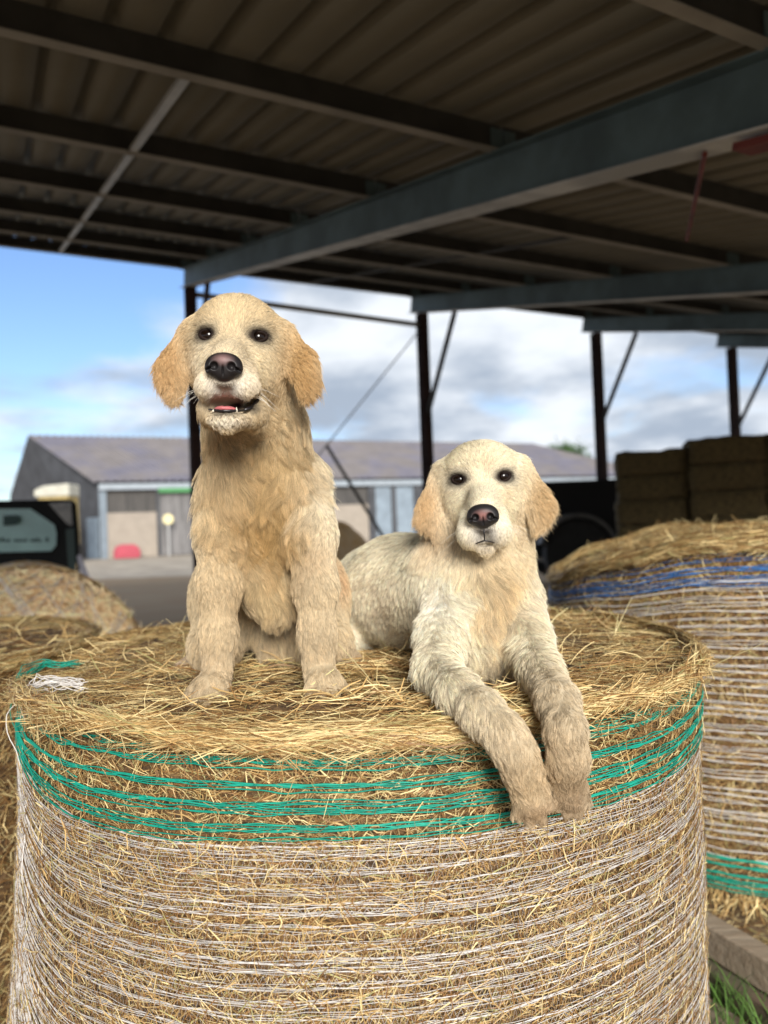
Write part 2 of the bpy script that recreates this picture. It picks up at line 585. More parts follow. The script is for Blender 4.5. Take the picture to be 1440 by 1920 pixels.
# ------------------------------------------------------------------ utility vehicle at the left edge
M_blk = mat_plain('black_paint', (0.006, 0.007, 0.007), 0.6, noise=0.3, spec=.2)
M_glassv = mat_plain('teal_glass', (0.33, 0.55, 0.53), 0.12, noise=0.12, scale=2.0, spec=0.6)
M_glassg = mat_plain('barn_reflection_glass', (0.25, 0.24, 0.22), 0.2, noise=0.3, scale=6)  # grey tone painted as the barn's reflection in the pane
M_ink = mat_plain('dark_print', (0.01, 0.05, 0.045), 0.5)
D = 7.0
vc = P(-40, 1000, D)
ve = empty('utility_vehicle', (vc[0], vc[1], 0), 'black utility vehicle with a teal tinted rear window behind the left bale', 'vehicle')


def vp(px, py, off=0.0):
    q = P(px, py, D)
    q[1] -= off
    return q


vdir = np.array([vc[0] + .9, D, 0.0]); vdir /= np.linalg.norm(vdir)      # the vehicle points away from the shed


def plate(name, pts, mat, off, th, par=ve, bevel=0):
    m = MB()
    m.prism([vp(a_, b_, off) for a_, b_ in pts], vdir * th)
    return m.build(name, mat, par, bevel=bevel)


outer = [(-190, 1130), (-190, 942), (132, 936), (143, 943), (148, 1000), (150, 1130)]
win = [(-150, 1040), (-150, 955), (58, 954), (103, 984), (107, 1000), (106, 1022), (96, 1034)]
qu = [(92, 944), (134, 941), (137, 985), (128, 984)]
plate('cab', outer, M_blk, 0.0, 1.3, bevel=0.02)
plate('rear_window', win, M_glassv, 0.012, 0.01)
plate('quarter_window', qu, M_glassg, 0.012, 0.01)
plate('window_trim', [(-152, 1043), (98, 1037), (98, 1033), (-152, 1039)], M_blk, 0.02, 0.01)
plate('mirror', [(11, 967), (35, 966), (42, 974), (35, 984), (11, 986)], M_ink, 0.05, 0.03)
lx = 0
m = MB()
for k in range(16):
    w_ = random.choice((3, 4, 5))
    if k % 5 != 4:
        hgt = random.choice((5, 6, 8))
        m.prism([vp(-2 + lx, 1016, .016), vp(-2 + lx + w_, 1016, .016), vp(-2 + lx + w_, 1016 - hgt, .016), vp(-2 + lx, 1016 - hgt, .016)], (0, .003, 0))
    lx += w_ + 2
m.build('lettering', M_ink, ve)
bt = vp(-190, 1130)[2]
side = np.array([vdir[1], -vdir[0], 0])
c = np.array([vc[0], D, 0]) + vdir * 1.2
MB().box(c + [0, 0, .68], side * .78, vdir * 1.15, (0, 0, .38)).build('body', M_blk, ve)
for q in (-.7, .62):
    for fw in (-.6, .6):
        w_ = c + vdir * fw + side * q + [0, 0, .33]
        MB().tube([w_ - side * .12, w_ + side * .12], .33, 24).build('wheel', M_tyre, ve)
M_lil = mat_plain('pale_mudguard', (0.50, 0.50, 0.58), 0.5, noise=0.05)
plate('mudguard', [(148, 1042), (156, 1040), (186, 1118), (190, 1150), (172, 1150)], M_lil, 0.05, 0.05)
M_green2 = mat_plain('dark_green_paint', (0.012, 0.04, 0.035), 0.4)
plate('side_panel', [(124, 993), (140, 990), (146, 1110), (132, 1105)], M_green2, 0.015, 0.01)

# straw heap in the yard
def heap(name, c, rx, ry, h, mat, label, cat):
    V, F = [], []
    nr, na = 14, 40
    for i in range(nr + 1):
        r = i / nr
        for j in range(na):
            a_ = 2 * math.pi * j / na
            n_ = 1 + .1 * math.sin(3 * a_ + 1) + .06 * math.sin(7 * a_)
            z = h * (math.cos(math.pi * r) * .5 + .5) * (1 + .1 * math.sin(5 * a_ + 4 * r)) + (rng.random() * .07 * h if 0 < i < nr else 0)
            V.append((c[0] + rx * r * n_ * math.cos(a_), c[1] + ry * r * n_ * math.sin(a_), z))
    for i in range(nr):
        for j in range(na):
            q = (j + 1) % na
            F.append((i * na + j, i * na + q, (i + 1) * na + q, (i + 1) * na + j))
    o = link(name, mesh_np(name, V, F, smooth=True), mat)
    return meta(o, label, cat)


M_heap = mat_plain('straw_heap', (0.40, 0.23, 0.08), 0.9, noise=0.3, scale=3, bump=.6, col2=(0.3, 0.2, 0.1))
hc = P(625, 1000, 22)
heap('straw_heap', (hc[0], hc[1]), 2.0, 2.0, 1.5, M_heap, 'loose golden straw heap in the yard seen between the two dogs', 'straw heap')

# ------------------------------------------------------------------ tree beyond the barn
tb = P(1050, 1000, 110)
tree = empty('tree', (tb[0], tb[1], 0), 'round green tree rising behind the far end of the barn roof', 'tree')
M_bark = mat_plain('bark', (0.09, 0.07, 0.05), 0.9, noise=.3)
M_leaf = mat_attr('leaves', 0.7, 0.2)
topz = P(1050, 822, 110)[2]
m = MB()
base = np.array([tb[0], tb[1], 0])
m.tube([base, base + [0.1, 0, topz * .35], base + [0, 0.1, topz * .6]], [0.45, 0.32, .2], 10)
for k in range(7):
    a_ = k * 0.9
    m.tube([base + [0, 0, topz * (.35 + .03 * k)], base + [2 * math.cos(a_), 2 * math.sin(a_), topz * (.55 + .03 * k)]], [.15, .05], 6)
m.build('trunk', M_bark, tree)
NL = 9000
cc = base + [0, 0, topz - 4.0]
cl_c = rng.normal(size=(60, 3)); cl_c /= np.linalg.norm(cl_c, axis=1)[:, None]
cl_c *= (rng.random((60, 1)) ** .4) * np.array([4.2, 3.6, 3.4])
pos = cl_c[rng.integers(0, 60, NL)] + rng.normal(size=(NL, 3)) * .62
pos += cc
u = rng.normal(size=(NL, 3)); u /= np.linalg.norm(u, axis=1)[:, None]
w = np.cross(u, rng.normal(size=(NL, 3))); w /= np.linalg.norm(w, axis=1)[:, None]
sz = .16 + .1 * rng.random((NL, 1))
V = np.stack([pos - u * sz, pos + w * sz * .6, pos + u * sz, pos - w * sz * .6], 1).reshape(-1, 3)
colr = np.array([0.05, 0.10, 0.025]) * (0.6 + rng.random((NL, 1)) * .9)
link('crown', mesh_np('crown', V, np.arange(NL * 4).reshape(-1, 4), np.repeat(colr, 4, 0)), M_leaf, tree)

# ------------------------------------------------------------------ stacked rectangular bales, right
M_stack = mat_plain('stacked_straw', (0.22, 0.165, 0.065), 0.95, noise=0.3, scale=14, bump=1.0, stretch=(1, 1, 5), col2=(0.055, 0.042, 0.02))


def soft_box(name, c, sx, sy, sz_, seed):
    r_ = np.random.default_rng(seed)
    nx, ny, nz = 8, 4, 4
    V, idx, F = [], {}, []
    def vid(i, j, k):
        if (i, j, k) not in idx:
            p = np.array([(i / nx - .5), (j / ny - .5), (k / nz - .5)])
            e = np.abs(p) > .45
            s_ = 1 - .012 * (e.sum() - 1) if e.sum() > 1 else 1
            p = p * s_ * np.array([sx, sy, sz_]) + r_.normal(size=3) * .010
            idx[(i, j, k)] = len(V)
            V.append(p)
        return idx[(i, j, k)]
    for i in range(nx):
        for j in range(ny):
            for k in (0, nz):
                q = [vid(i, j, k), vid(i + 1, j, k), vid(i + 1, j + 1, k), vid(i, j + 1, k)]
                F.append(q if k else q[::-1])
    for i in range(nx):
        for k in range(nz):
            for j in (0, ny):
                q = [vid(i, j, k), vid(i + 1, j, k), vid(i + 1, j, k + 1), vid(i, j, k + 1)]
                F.append(q[::-1] if j else q)
    for j in range(ny):
        for k in range(nz):
            for i in (0, nx):
                q = [vid(i, j, k), vid(i, j + 1, k), vid(i, j + 1, k + 1), vid(i, j, k + 1)]
                F.append(q if i else q[::-1])
    o = link(name, mesh_np(name, V, F), M_stack)
    o.location = c
    return o


ords = ['lowest', 'second', 'third', 'fourth', 'fifth', 'sixth', 'seventh', 'eighth']
colw = ['leftmost', 'second', 'third', 'fourth', 'fifth']
su = np.array([1.0, -0.28])
su /= np.linalg.norm(su)
b0 = P(1160, 960, 10.5)
sv = np.array([0.28, 1.0]) / math.hypot(.28, 1)
for ci in range(3):
    rows = 7
    hh = 0.345 if ci == 0 else 0.362
    for rI in range(rows):
        front = 0 if ci == 0 else -0.12
        c = np.array([b0[0] + su[0] * (0.47 + ci * 0.955) + sv[0] * (.5 + front), b0[1] + su[1] * (0.47 + ci * .955) + sv[1] * (0.5 + front), hh / 2 + rI * hh - (0.0 if ci == 0 else .03) * 0])
        c[0] += random.uniform(-.02, .02)
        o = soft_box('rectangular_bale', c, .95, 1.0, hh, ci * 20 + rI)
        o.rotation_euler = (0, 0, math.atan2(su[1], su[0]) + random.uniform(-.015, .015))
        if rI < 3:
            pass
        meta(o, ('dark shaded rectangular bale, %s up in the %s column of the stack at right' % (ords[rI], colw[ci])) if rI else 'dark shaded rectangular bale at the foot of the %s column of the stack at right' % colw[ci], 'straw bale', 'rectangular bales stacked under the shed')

# dark trailer with a grey mudguard left of the stack
D2 = 15.5
fc = P(1085, 1000, D2)
ft = empty('farm_trailer', (fc[0], fc[1], 0), 'dark farm trailer with a grey curved mudguard beside the rectangular bale stack', 'trailer')
ctr = np.array([fc[0], fc[1], .76])
MB().tube([ctr + [-.0, 0, 0], ctr + [0, .38, 0]], .70, 28).build('wheel', M_tyre, ft)
m = MB()
arc = [(math.cos(math.radians(a_)), math.sin(math.radians(a_))) for a_ in range(10, 175, 11)]
for k in range(len(arc) - 1):
    q = [ctr + [arc[k][0] * r_, -.03, arc[k][1] * r_] for r_ in (.76, .84)]
    q2 = [ctr + [arc[k + 1][0] * r_, -.03, arc[k + 1][1] * r_] for r_ in (.84, .76)]
    m.prism([q[0], q[1], q2[0], q2[1]], (0, .46, 0))
M_mud = mat_plain('grey_mudguard', (0.11, 0.11, 0.105), 0.6, noise=.2)
m.build('mudguard', M_mud, ft)
MB().box((fc[0] + .35, fc[1] + 1.5, 1.5), (1.15, 0, 0), (0, 1.0, 0), (0, 0, .82)).build('body', M_dark, ft, bevel=.03)
MB().box((fc[0] + .3, fc[1] + 1.4, .63), (.9, 0, 0), (0, .85, 0), (0, 0, .06)).build('chassis', M_mud, ft)
MB().tube([ctr + [0.0, .5, 0], ctr + [0, 1.9, 0]], .05, 8).build('axle', M_dark, ft)
MB().tube([ctr + [-.0, 1.9, 0], ctr + [0, 2.2, 0]], .66, 28).build('wheel', M_tyre, ft)

# weathered timbers under the right bale
M_wood = mat_plain('weathered_timber', (0.46, 0.37, 0.27), 0.85, noise=0.2, scale=5, stretch=(1, 9, 9), bump=.3, col2=(0.30, 0.23, 0.16), detail=8)
M_wood2 = mat_plain('mossy_timber', (0.24, 0.16, 0.11), 0.9, noise=0.3, scale=6, bump=.3, col2=(0.13, 0.12, 0.07))


def beam(p0, p1, w_, h_, mat, label, cat='timber beam'):
    m = MB().bar(p0, p1, w_, h_)
    o = m.build('timber_beam', mat, bevel=0.006)
    return meta(o, label, cat, 'timbers under the right bale')
# beams are placed with P so that they lie where they stand on the ground
def gpt(px, py, z):
    r = P(px, py, 1.0) - np.array([0, 0, CAMZ])
    return np.array([0, 0, CAMZ]) + r * ((z - CAMZ) / r[2])


q0, q1 = gpt(1285, 1698, .20), gpt(1500, 1822, .20)
dv = q1 - q0
pn = np.array([dv[1], -dv[0], 0]) / np.linalg.norm(dv[:2])
if pn[1] > 0: pn = -pn                   # towards the camera
beam(q0 - [0, 0, .05] - dv * .8, q1 - [0, 0, .05] + dv * 1.6, .075, .10, M_wood, 'pale weathered timber edge directly under the straw fringe of the right bale')
beam(q0 - dv * .8 + [0, 0, -.145] + pn * .05, q1 + [0, 0, -.145] + dv * 1.6 + pn * .05, .06, .075, M_wood2, 'dark reddish timber lying just below the pale topmost timber')
beam(q0 - dv * .8 + [0, 0, -.17] + pn * .20, q1 + [0, 0, -.17] + dv * 1.6 + pn * .20, .14, .05, M_wood, 'broad greyish lowest timber lying on the ground beside the main bale')

# grass at the foot of the timbers
M_grass = mat_attr('grass_blades', .6, .3)
V, F, CC = [], [], []
g0 = gpt(1345, 1950, 0.0)
for k in range(260):
    b = g0 + [rng.normal() * .12, rng.normal() * .12, 0]
    h = .08 + rng.random() * .16
    a_ = rng.random() * 6.28
    d = np.array([math.cos(a_), math.sin(a_), 0])
    s_ = np.array([-d[1], d[0], 0]) * .003
    i = len(V)
    for q, w in ((0, 1), (.4, .8), (.8, .5), (1, .05)):
        p = b + Z * h * q * (1 - .25 * q) + d * h * .5 * q * q
        V += [p - s_ * w, p + s_ * w]
    for q in range(3):
        F.append((i + 2 * q, i + 2 * q + 1, i + 2 * q + 3, i + 2 * q + 2))
    c = np.array([.08, .16, .03]) * (.6 + .8 * rng.random())
    CC += [c] * 8
meta(link('grass', mesh_np('grass', V, F, CC), M_grass), kind='stuff', label='green grass blades growing at the foot of the timbers', cat='grass')

# ------------------------------------------------------------------ straw
M_straw = mat_attr('straw', 0.5, 0.35, transl=0.12)


def straw_cols(n, r, bright=1.0, brown=0.35, pale=.3):
    base = np.array([0.60, 0.40, 0.165]) * bright
    br = np.array([0.28, 0.15, 0.055]) * bright
    pl = np.array([0.86, 0.69, 0.35]) * bright
    gr = np.array([0.50, 0.46, 0.20]) * bright
    k = r.random(n)
    c = np.where((k < brown)[:, None], br, base)
    c = np.where((k > 1 - pale)[:, None], pl, c)
    c = np.where((np.abs(k - brown - .04) < .03)[:, None], gr, c)
    return c * (0.78 + .42 * r.random((n, 1)))


def stalks(p, d, n, Ln, Wd, bend, r, cols, sag=None, kseg=3):
    """ribbon stalks: p centres (N,3), d directions, n surface normals, lengths, widths"""
    N = len(p)
    d = d / np.linalg.norm(d, axis=1)[:, None]
    sd = np.cross(d, n)
    sd /= np.maximum(np.linalg.norm(sd, axis=1), 1e-6)[:, None]
    roll = r.normal(size=(N, 1)) * .6
    wv = sd * np.cos(roll) + n * np.sin(roll)
    b1 = sd * (r.normal(size=(N, 1)) * bend)
    out = []
    for k in range(kseg + 1):
        t = k / kseg - .5
        c = p + d * (Ln[:, None] * t) + b1 * Ln[:, None] * (t * t * 4 - .4)
        if sag is not None:
            c = c + sag * (4 * t * t * Ln[:, None] ** 1)
        w = Wd[:, None] * (.5 if k not in (0, kseg) else .3)
        out += [c - wv * w, c + wv * w]
    V = np.stack(out, 1)
    K = 2 * (kseg + 1)
    F = np.array([[2 * k, 2 * k + 1, 2 * k + 3, 2 * k + 2] for k in range(kseg)])
    Fa = (F[None] + (np.arange(N) * K)[:, None, None]).reshape(-1, 4)
    return V.reshape(-1, 3), Fa, np.repeat(cols, K, 0)


def cat(parts):
    V, F, Cc, o = [], [], [], 0
    for v, f, c in parts:
        V.append(v); F.append(f + o); Cc.append(c); o += len(v)
    return np.concatenate(V), np.concatenate(F), np.concatenate(Cc)


def rings(specs, cx, cy, nseg, rfun, zfun, a0=0, a1=2 * math.pi, ns=3, off=.006):
    """tubes round the bale; specs: list of (z, radius_of_thread, phase, flat)"""
    th = np.linspace(a0, a1, nseg)
    V, F, o = [], [], 0
    for i, (z, tr_, ph, fl) in enumerate(specs):
        zz_ = zfun(th, z, ph)
        rr = rfun(th, zz_) + off + tr_
        for j in range(ns):
            w = 2 * math.pi * j / ns + .5
            V.append(np.stack([cx + (rr + math.cos(w) * tr_) * np.cos(th), cy + (rr + math.cos(w) * tr_) * np.sin(th), zz_ + math.sin(w) * tr_ * fl], 1))
        k = np.arange(nseg - 1)
        for j in range(ns):
            q = (j + 1) % ns
            F.append(np.stack([o + j * nseg + k, o + j * nseg + k + 1, o + q * nseg + k + 1, o + q * nseg + k], 1))
        o += ns * nseg
    return np.concatenate(V), np.concatenate(F)


def wob(th, ph, f=(3, 7, 17, 41), a=(1, .6, .35, .2)):
    return sum(A_ * np.sin(F_ * th + ph * (1.3 + F_ * .37)) for F_, A_ in zip(f, a))


M_core = mat_plain('shaded_straw_core', (0.11, 0.06, 0.025), 0.95, noise=0.45, scale=38, bump=1.0, col2=(0.22, 0.13, 0.055), stretch=(1, 1, 2.2), detail=8)  # dark brown painted as shade in the gaps between stalks
M_netw = mat_plain('white_net', (0.66, 0.63, 0.60), 0.45, noise=0.04)
M_netg = mat_plain('green_net', (0.005, 0.31, 0.22), 0.6, noise=0.15, scale=20)
M_netb = mat_plain('blue_net', (0.05, 0.19, 0.48), 0.4, noise=0.2, scale=20)


def nowarp(v):
    return v


def bale(name, cx, cy, Rb, z0, z1, seed, label, nside, ntop, ncap, white, green, greenlow=None, blue=None, ang=None, aw=2.0, warp=None,
         cap=0.035, capz=0.0, sw=1.0, mainb=False, zig=True, bright=1.0, wr=0.0011):
    r = np.random.default_rng(seed)
    warp = warp or nowarp
    root = empty(name, (cx, cy, z0), label, 'round bale', 'round straw bales wrapped in net')
    Hh = z1 - z0
    # core ----
    na, nz = 160, 40
    def rfun(th, z):
        u_ = (z - z0) / Hh
        return Rb * (1 + .012 * np.sin(math.pi * np.clip(u_, 0, 1)) + .004 * np.sin(3 * th + seed) + .003 * np.sin(11 * th + 9 * u_ + seed) + .004 * np.sin(5 * th + 8 * u_ + 2 * seed) + .0025 * np.sin(23 * u_ + 3 * th)) - .05 * np.clip((z - (z1 - .05)) / .05, 0, 1) ** 2
    th = np.linspace(0, 2 * math.pi, na, endpoint=False)
    V, F = [], []
    for i in range(nz + 1):
        z = z0 + Hh * i / nz
        rr = rfun(th, np.full(na, z)) + r.normal(size=na) * .003 - .004
        V += list(np.stack([cx + rr * np.cos(th), cy + rr * np.sin(th), np.full(na, z)], 1))
    for ri, kk in enumerate((.9, .75, .55, .35, .15)):
        rr = (Rb - .05) * kk
        zt = z1 + .010 + .008 * np.sin(3 * th + ri) + capz * (1 - kk) * .3 + r.normal(size=na) * .004
        V += list(np.stack([cx + rr * np.cos(th), cy + rr * np.sin(th), zt], 1))
    V.append(np.array([cx, cy, z1 + .015 + capz * .3]))
    V.append(np.array([cx, cy, z0]))
    nr_ = nz + 6
    j = np.arange(na); jn = (j + 1) % na
    for i in range(nr_ - 1):
        F.append(np.stack([i * na + j, i * na + jn, (i + 1) * na + jn, (i + 1) * na + j], 1))
    F = np.concatenate(F)
    top_i, bot_i = nr_ * na, nr_ * na + 1
    F2 = np.concatenate([np.stack([(nr_ - 1) * na + j, (nr_ - 1) * na + jn, np.full(na, top_i), np.full(na, top_i)], 1)])
    me = bpy.data.meshes.new('core')
    faces = [tuple(map(int, f)) for f in F] + [(int(f[0]), int(f[1]), top_i) for f in F2] + [(int(jn[k]), int(j[k]), bot_i) for k in range(na)]
    me.from_pydata([tuple(map(float, v)) for v in warp(np.array(V))], [], faces)
    me.polygons.foreach_set('use_smooth', np.ones(len(me.polygons), dtype=bool))
    link('core', me, M_core, root)
    if ang is None:
        ang = math.atan2(-cy, -cx)
    # side straw ----
    N = nside
    a_ = ang + (r.random(N) * 2 - 1) * aw
    z = z0 + r.random(N) * (Hh - .01)
    rr = rfun(a_, z) + r.random(N) * .010 - .003
    n = np.stack([np.cos(a_), np.sin(a_), 0 * a_], 1)
    tg = np.stack([-np.sin(a_), np.cos(a_), 0 * a_], 1)
    phi = r.normal(size=N) * .75 + (r.random(N) < .22) * r.normal(size=N) * 1.2
    d = tg * np.cos(phi)[:, None] + Z * np.sin(phi)[:, None] + n * (r.normal(size=N) * .10)[:, None]
    p = n * rr[:, None] + np.array([cx, cy, 0]) + Z * z[:, None]
    Ln = (.018 + .055 * r.random(N) ** 1.6) * (1 + (sw - 1) * .5)
    parts = [stalks(p, d, n, Ln, (.0009 + .0014 * r.random(N) ** 2) * sw, .16, r, straw_cols(N, r, .90 * bright, .45, .22) * [.98, .97, .95], kseg=2)]
    V, F, Cc = cat(parts)
    link('side_straw', mesh_np('side_straw', warp(V), F, Cc), M_straw, root)['kind'] = 'stuff'
    # top straw ----
    N = ntop
    rad = np.sqrt(r.random(N)) * (Rb + .005)
    a_ = r.random(N) * 2 * math.pi
    zt = z1 + .004 + r.random(N) ** 2 * .026 + .010 * np.sin(7 * rad / .2 + 3 * a_) + capz * (1 - (rad / Rb) ** 2)
    zt -= .030 * np.clip((rad - Rb + .06) / .06, 0, 1) ** 2
    p = np.stack([cx + rad * np.cos(a_), cy + rad * np.sin(a_), zt], 1)
    phi = a_ + math.pi / 2 + r.normal(size=N) * .85
    d = np.stack([np.cos(phi), np.sin(phi), r.normal(size=N) * .10], 1)
    n = np.tile(Z, (N, 1))
    Ln = .025 + .13 * r.random(N) ** 2.2
    Wd = (.0009 + .0013 * r.random(N) ** 2) * sw
    parts = [stalks(p, d, n, Ln, Wd, .14, r, straw_cols(N, r, bright, .33, .30))]
    # upright wisps
    Nw = max(40, ntop // 160)
    rad = np.sqrt(r.random(Nw)) * Rb * .99
    a_ = r.random(Nw) * 2 * math.pi
    if blue is not None:
        rad = Rb * (.55 + .45 * r.random(Nw))
    p = np.stack([cx + rad * np.cos(a_), cy + rad * np.sin(a_), np.full(Nw, z1 + .035 + capz * .6)], 1)
    d = np.stack([r.normal(size=Nw) * .8, r.normal(size=Nw) * .8, .15 + r.random(Nw) * .9], 1)
    parts.append(stalks(p, d, np.tile([0, -1.0, 0], (Nw, 1)), .04 + .08 * r.random(Nw), np.full(Nw, .0016) * sw, .2, r, straw_cols(Nw, r, 1.05 * bright, .1, .5)))
    V, F, Cc = cat(parts)
    link('top_straw', mesh_np('top_straw', warp(V), F, Cc), M_straw, root)['kind'] = 'stuff'
    # rim cap: straw that spills over the netting ----
    N = ncap
    a_ = ang + (r.random(N) * 2 - 1) * math.pi
    tq = r.random(N)                       # 0 on the top, 1 at the lower lip
    lip = .010 + cap * (.45 + .30 * np.sin(5 * a_ + seed) + .25 * np.sin(13 * a_) + .2 * np.sin(29 * a_ + 1))
    rr = Rb + .004 + np.sin(tq * math.pi) * cap * .55 + r.normal(size=N) * .004
    z = z1 + .030 + capz * .9 - tq * (lip + .004 + capz * .7) + r.normal(size=N) * .003
    nn = np.stack([np.cos(a_) * np.maximum(tq, .15), np.sin(a_) * np.maximum(tq, .15), 1 - tq], 1)
    nn /= np.linalg.norm(nn, axis=1)[:, None]
    tg = np.stack([-np.sin(a_), np.cos(a_), 0 * a_], 1)
    dn = np.cross(nn, tg)
    phi = r.normal(size=N) * .20
    d = tg * np.cos(phi)[:, None] + dn * np.sin(phi)[:, None] + nn * (r.normal(size=N) * .06)[:, None]
    p = np.stack([cx + rr * np.cos(a_), cy + rr * np.sin(a_), z], 1)
    Ln = .04 + .15 * r.random(N) ** 1.8
    nh = np.stack([np.cos(a_), np.sin(a_), 0 * a_], 1)
    sag = -nh * (Ln[:, None] / (8 * Rb)) * .8
    V, F, Cc = stalks(p, d, nn, Ln, (.0009 + .0013 * r.random(N) ** 2) * sw, .06, r, straw_cols(N, r, bright, .30, .34), sag=sag)
    link('rim_straw', mesh_np('rim_straw', warp(V), F, Cc), M_straw, root)['kind'] = 'stuff'
    # nets ----
    aL = math.atan2(-cy, -cx) - math.acos(min(1, Rb / math.hypot(cx, cy)))    # left silhouette angle
    def zf(th, z, ph):
        w = .0034 * wob(th, ph) + .0011 * wob(th, ph * 3.3, (23, 57, 89), (1, .7, .5))
        if mainb:
            dl = np.abs((th - aL + math.pi) % (2 * math.pi) - math.pi)
            s_ = np.clip(1 - dl / .52, 0, 1) ** 2
            w = w + s_ * (z1 - .01 - z) * (.80 if z > z1 - .16 else .62) * (1 + .12 * math.sin(ph * 5)) * math.exp(-max(0, z1 - .2 - z) * 1.6)
        return z + w
    def bundle(zs, nth, spread, tr_, fl=1.0):
        out = []
        for i, z in enumerate(zs):
            for k in range(nth):
                out.append((z + r.normal() * spread, tr_ * (.8 + .4 * r.random()), i * 1.7 + k * (.25 + .5 * r.random()) + r.random() * .3, fl))
        return out
    if white:
        V, F = rings(bundle(*white), cx, cy, 420, rfun, zf, off=.0045)
        nw = link('net', mesh_np('net', warp(V), F, smooth=True), M_netw, root)
        if zig:
            # fine knitted zigzag threads between the main lines
            zs = sorted([q[0] for q in [(z_,) for z_ in white[0]]], reverse=True)
            th = np.linspace(0, 2 * math.pi, 900)
            V, F, o = [], [], 0
            for i in range(len(zs) - 1):
                if r.random() < .1: continue
                tri = (np.arange(900) % 2)
                zz_ = zf(th, zs[i], i) * tri + zf(th, zs[i + 1], i + 1) * (1 - tri)
                rr = rfun(th, zz_) + .006 + r.random(900) * .003
                q = np.stack([cx + rr * np.cos(th), cy + rr * np.sin(th), zz_], 1)
                w_ = .0004
                V += [q + [0, 0, w_], q - [0, 0, w_]]
                k = np.arange(899)
                F.append(np.stack([o + k, o + k + 1, o + 900 + k + 1, o + 900 + k], 1))
                o += 1800
            link('net_mesh', mesh_np('net_mesh', warp(np.concatenate(V)), np.concatenate(F)), M_netw, nw)
    for nm, sp, mt in (('green_net', green, M_netg), ('green_net', greenlow, M_netg), ('blue_net', blue, M_netb)):
        if sp:
            V, F = rings(bundle(*sp), cx, cy, 420, rfun, zf)
            link(nm, mesh_np(nm, warp(V), F, smooth=True), mt, root)
    return root, rfun, aL


BT = 1.185
BC = (-0.062, 1.85)
BR = 0.762
wz = []
z = BT - .150
while z > .02:
    wz.append(z)
    z -= .014 + .013 * rng.random()
gz = []
for z_, k in ((-.015, 2), (-.031, 3), (-.062, 3), (-.091, 3), (-.101, 1), (-.124, 3), (-.141, 1)):
    gz += [BT + z_ + (q - (k - 1) / 2) * .0032 for q in range(k)]
def lean(v):
    v = v.copy()
    v[:, 0] -= (BT - np.minimum(v[:, 2], BT)) * .045
    return v


main, rmain, aL = bale('round_bale', BC[0], BC[1], BR, 0.0, BT, 3,
                       'large foreground round bale with green and white net, two dogs on its top',
                       100000, 38000, 20000, (wz, 5, .0032, .00062), (gz, 2, .0006, .0013), mainb=True, warp=lean, cap=.028, ang=-math.pi / 2, aw=1.9)
# loose net gathered over the left rim of the main bale
def rope(name, pts, n, rad, spread, mat, parent, seed):
    r = np.random.default_rng(seed)
    m = MB()
    pts = [np.array(p) for p in pts]
    for k in range(n):
        of = r.normal(size=3) * spread
        ph = r.random() * 6
        pp = []
        for i in range(len(pts) - 1):
            for q in range(6):
                t = q / 6
                c = pts[i] * (1 - t) + pts[i + 1] * t
                u_ = i + t
                pp.append(c + of * (1 + .6 * math.sin(u_ * 2 + ph)) + np.array([math.sin(u_ * 5 + ph), math.cos(u_ * 4 + ph), math.sin(u_ * 6 + ph * 2)]) * spread * .5)
        m.tube(pp, rad, 4)
    o = m.build(name, mat, parent, smooth=True)
    return o


def onrim(deg, dz, dr=0.0):
    a_ = aL + math.radians(deg)
    z = BT + dz
    return np.array([BC[0] + (BR + dr) * math.cos(a_), BC[1] + (BR + dr) * math.sin(a_), z])


rope('net_gather', [onrim(12, .03, -.085), onrim(8, .035, -.045), onrim(6, .03, -.012), onrim(6, -.02, .004), onrim(8, -.10, .006), onrim(10, -.20, .006), onrim(14, -.32, .006)], 22, .0010, .006, M_netw, main, 1)
rope('net_gather', [onrim(-8, .035, -.10), onrim(-9, .038, -.03), onrim(-4, .03, .005), onrim(1, .01, .012), onrim(3, -.03, .012), onrim(8, -.05, .010), onrim(17, -.07, .008)], 12, .0010, .005, M_netg, main, 2)
rope('net_gather', [onrim(4, -.02, .01), onrim(8, -.08, .010), onrim(14, -.115, .009), onrim(24, -.125, .008)], 9, .0009, .006, M_netg, main, 3)
rope('net_gather', [onrim(4, -.02, .01), onrim(9, -.05, .010), onrim(16, -.075, .009), onrim(28, -.08, .008)], 9, .0009, .006, M_netg, main, 3)

# stalks standing out from the rim
V, F, CC = [], [], []
r5 = np.random.default_rng(5)
lp = [(P(1262, 1290, 1.62), P(1440, 1203, 1.45), .0030), (P(632, 1205, 1.42), P(740, 1335, 1.30), .0022), (P(1022, 1180, 1.9), P(1065, 1140, 1.95), .004),
      (P(1130, 1245, 1.8), P(1185, 1120, 1.85), .003), (P(1180, 1275, 1.62), P(1248, 1205, 1.65), .004), (P(55, 1335, 1.55), P(0, 1300, 1.5), .0035),
      (P(40, 1290, 1.6), P(110, 1335, 1.45), .0035), (P(1200, 1300, 1.6), P(1325, 1262, 1.6), .003), (P(1150, 1215, 1.8), P(1160, 1150, 1.8), .003)]
M_ps = mat_plain('pale_straw', (0.72, 0.62, 0.33), .5, noise=.15, scale=20)
for a, b, w in lp:
    mid = (a + b) / 2 + np.array([0, 0, .006])
    MB().tube([a, mid, b], [w * .36, w * .32, w * .16], 5).build('stalk', M_ps, main)

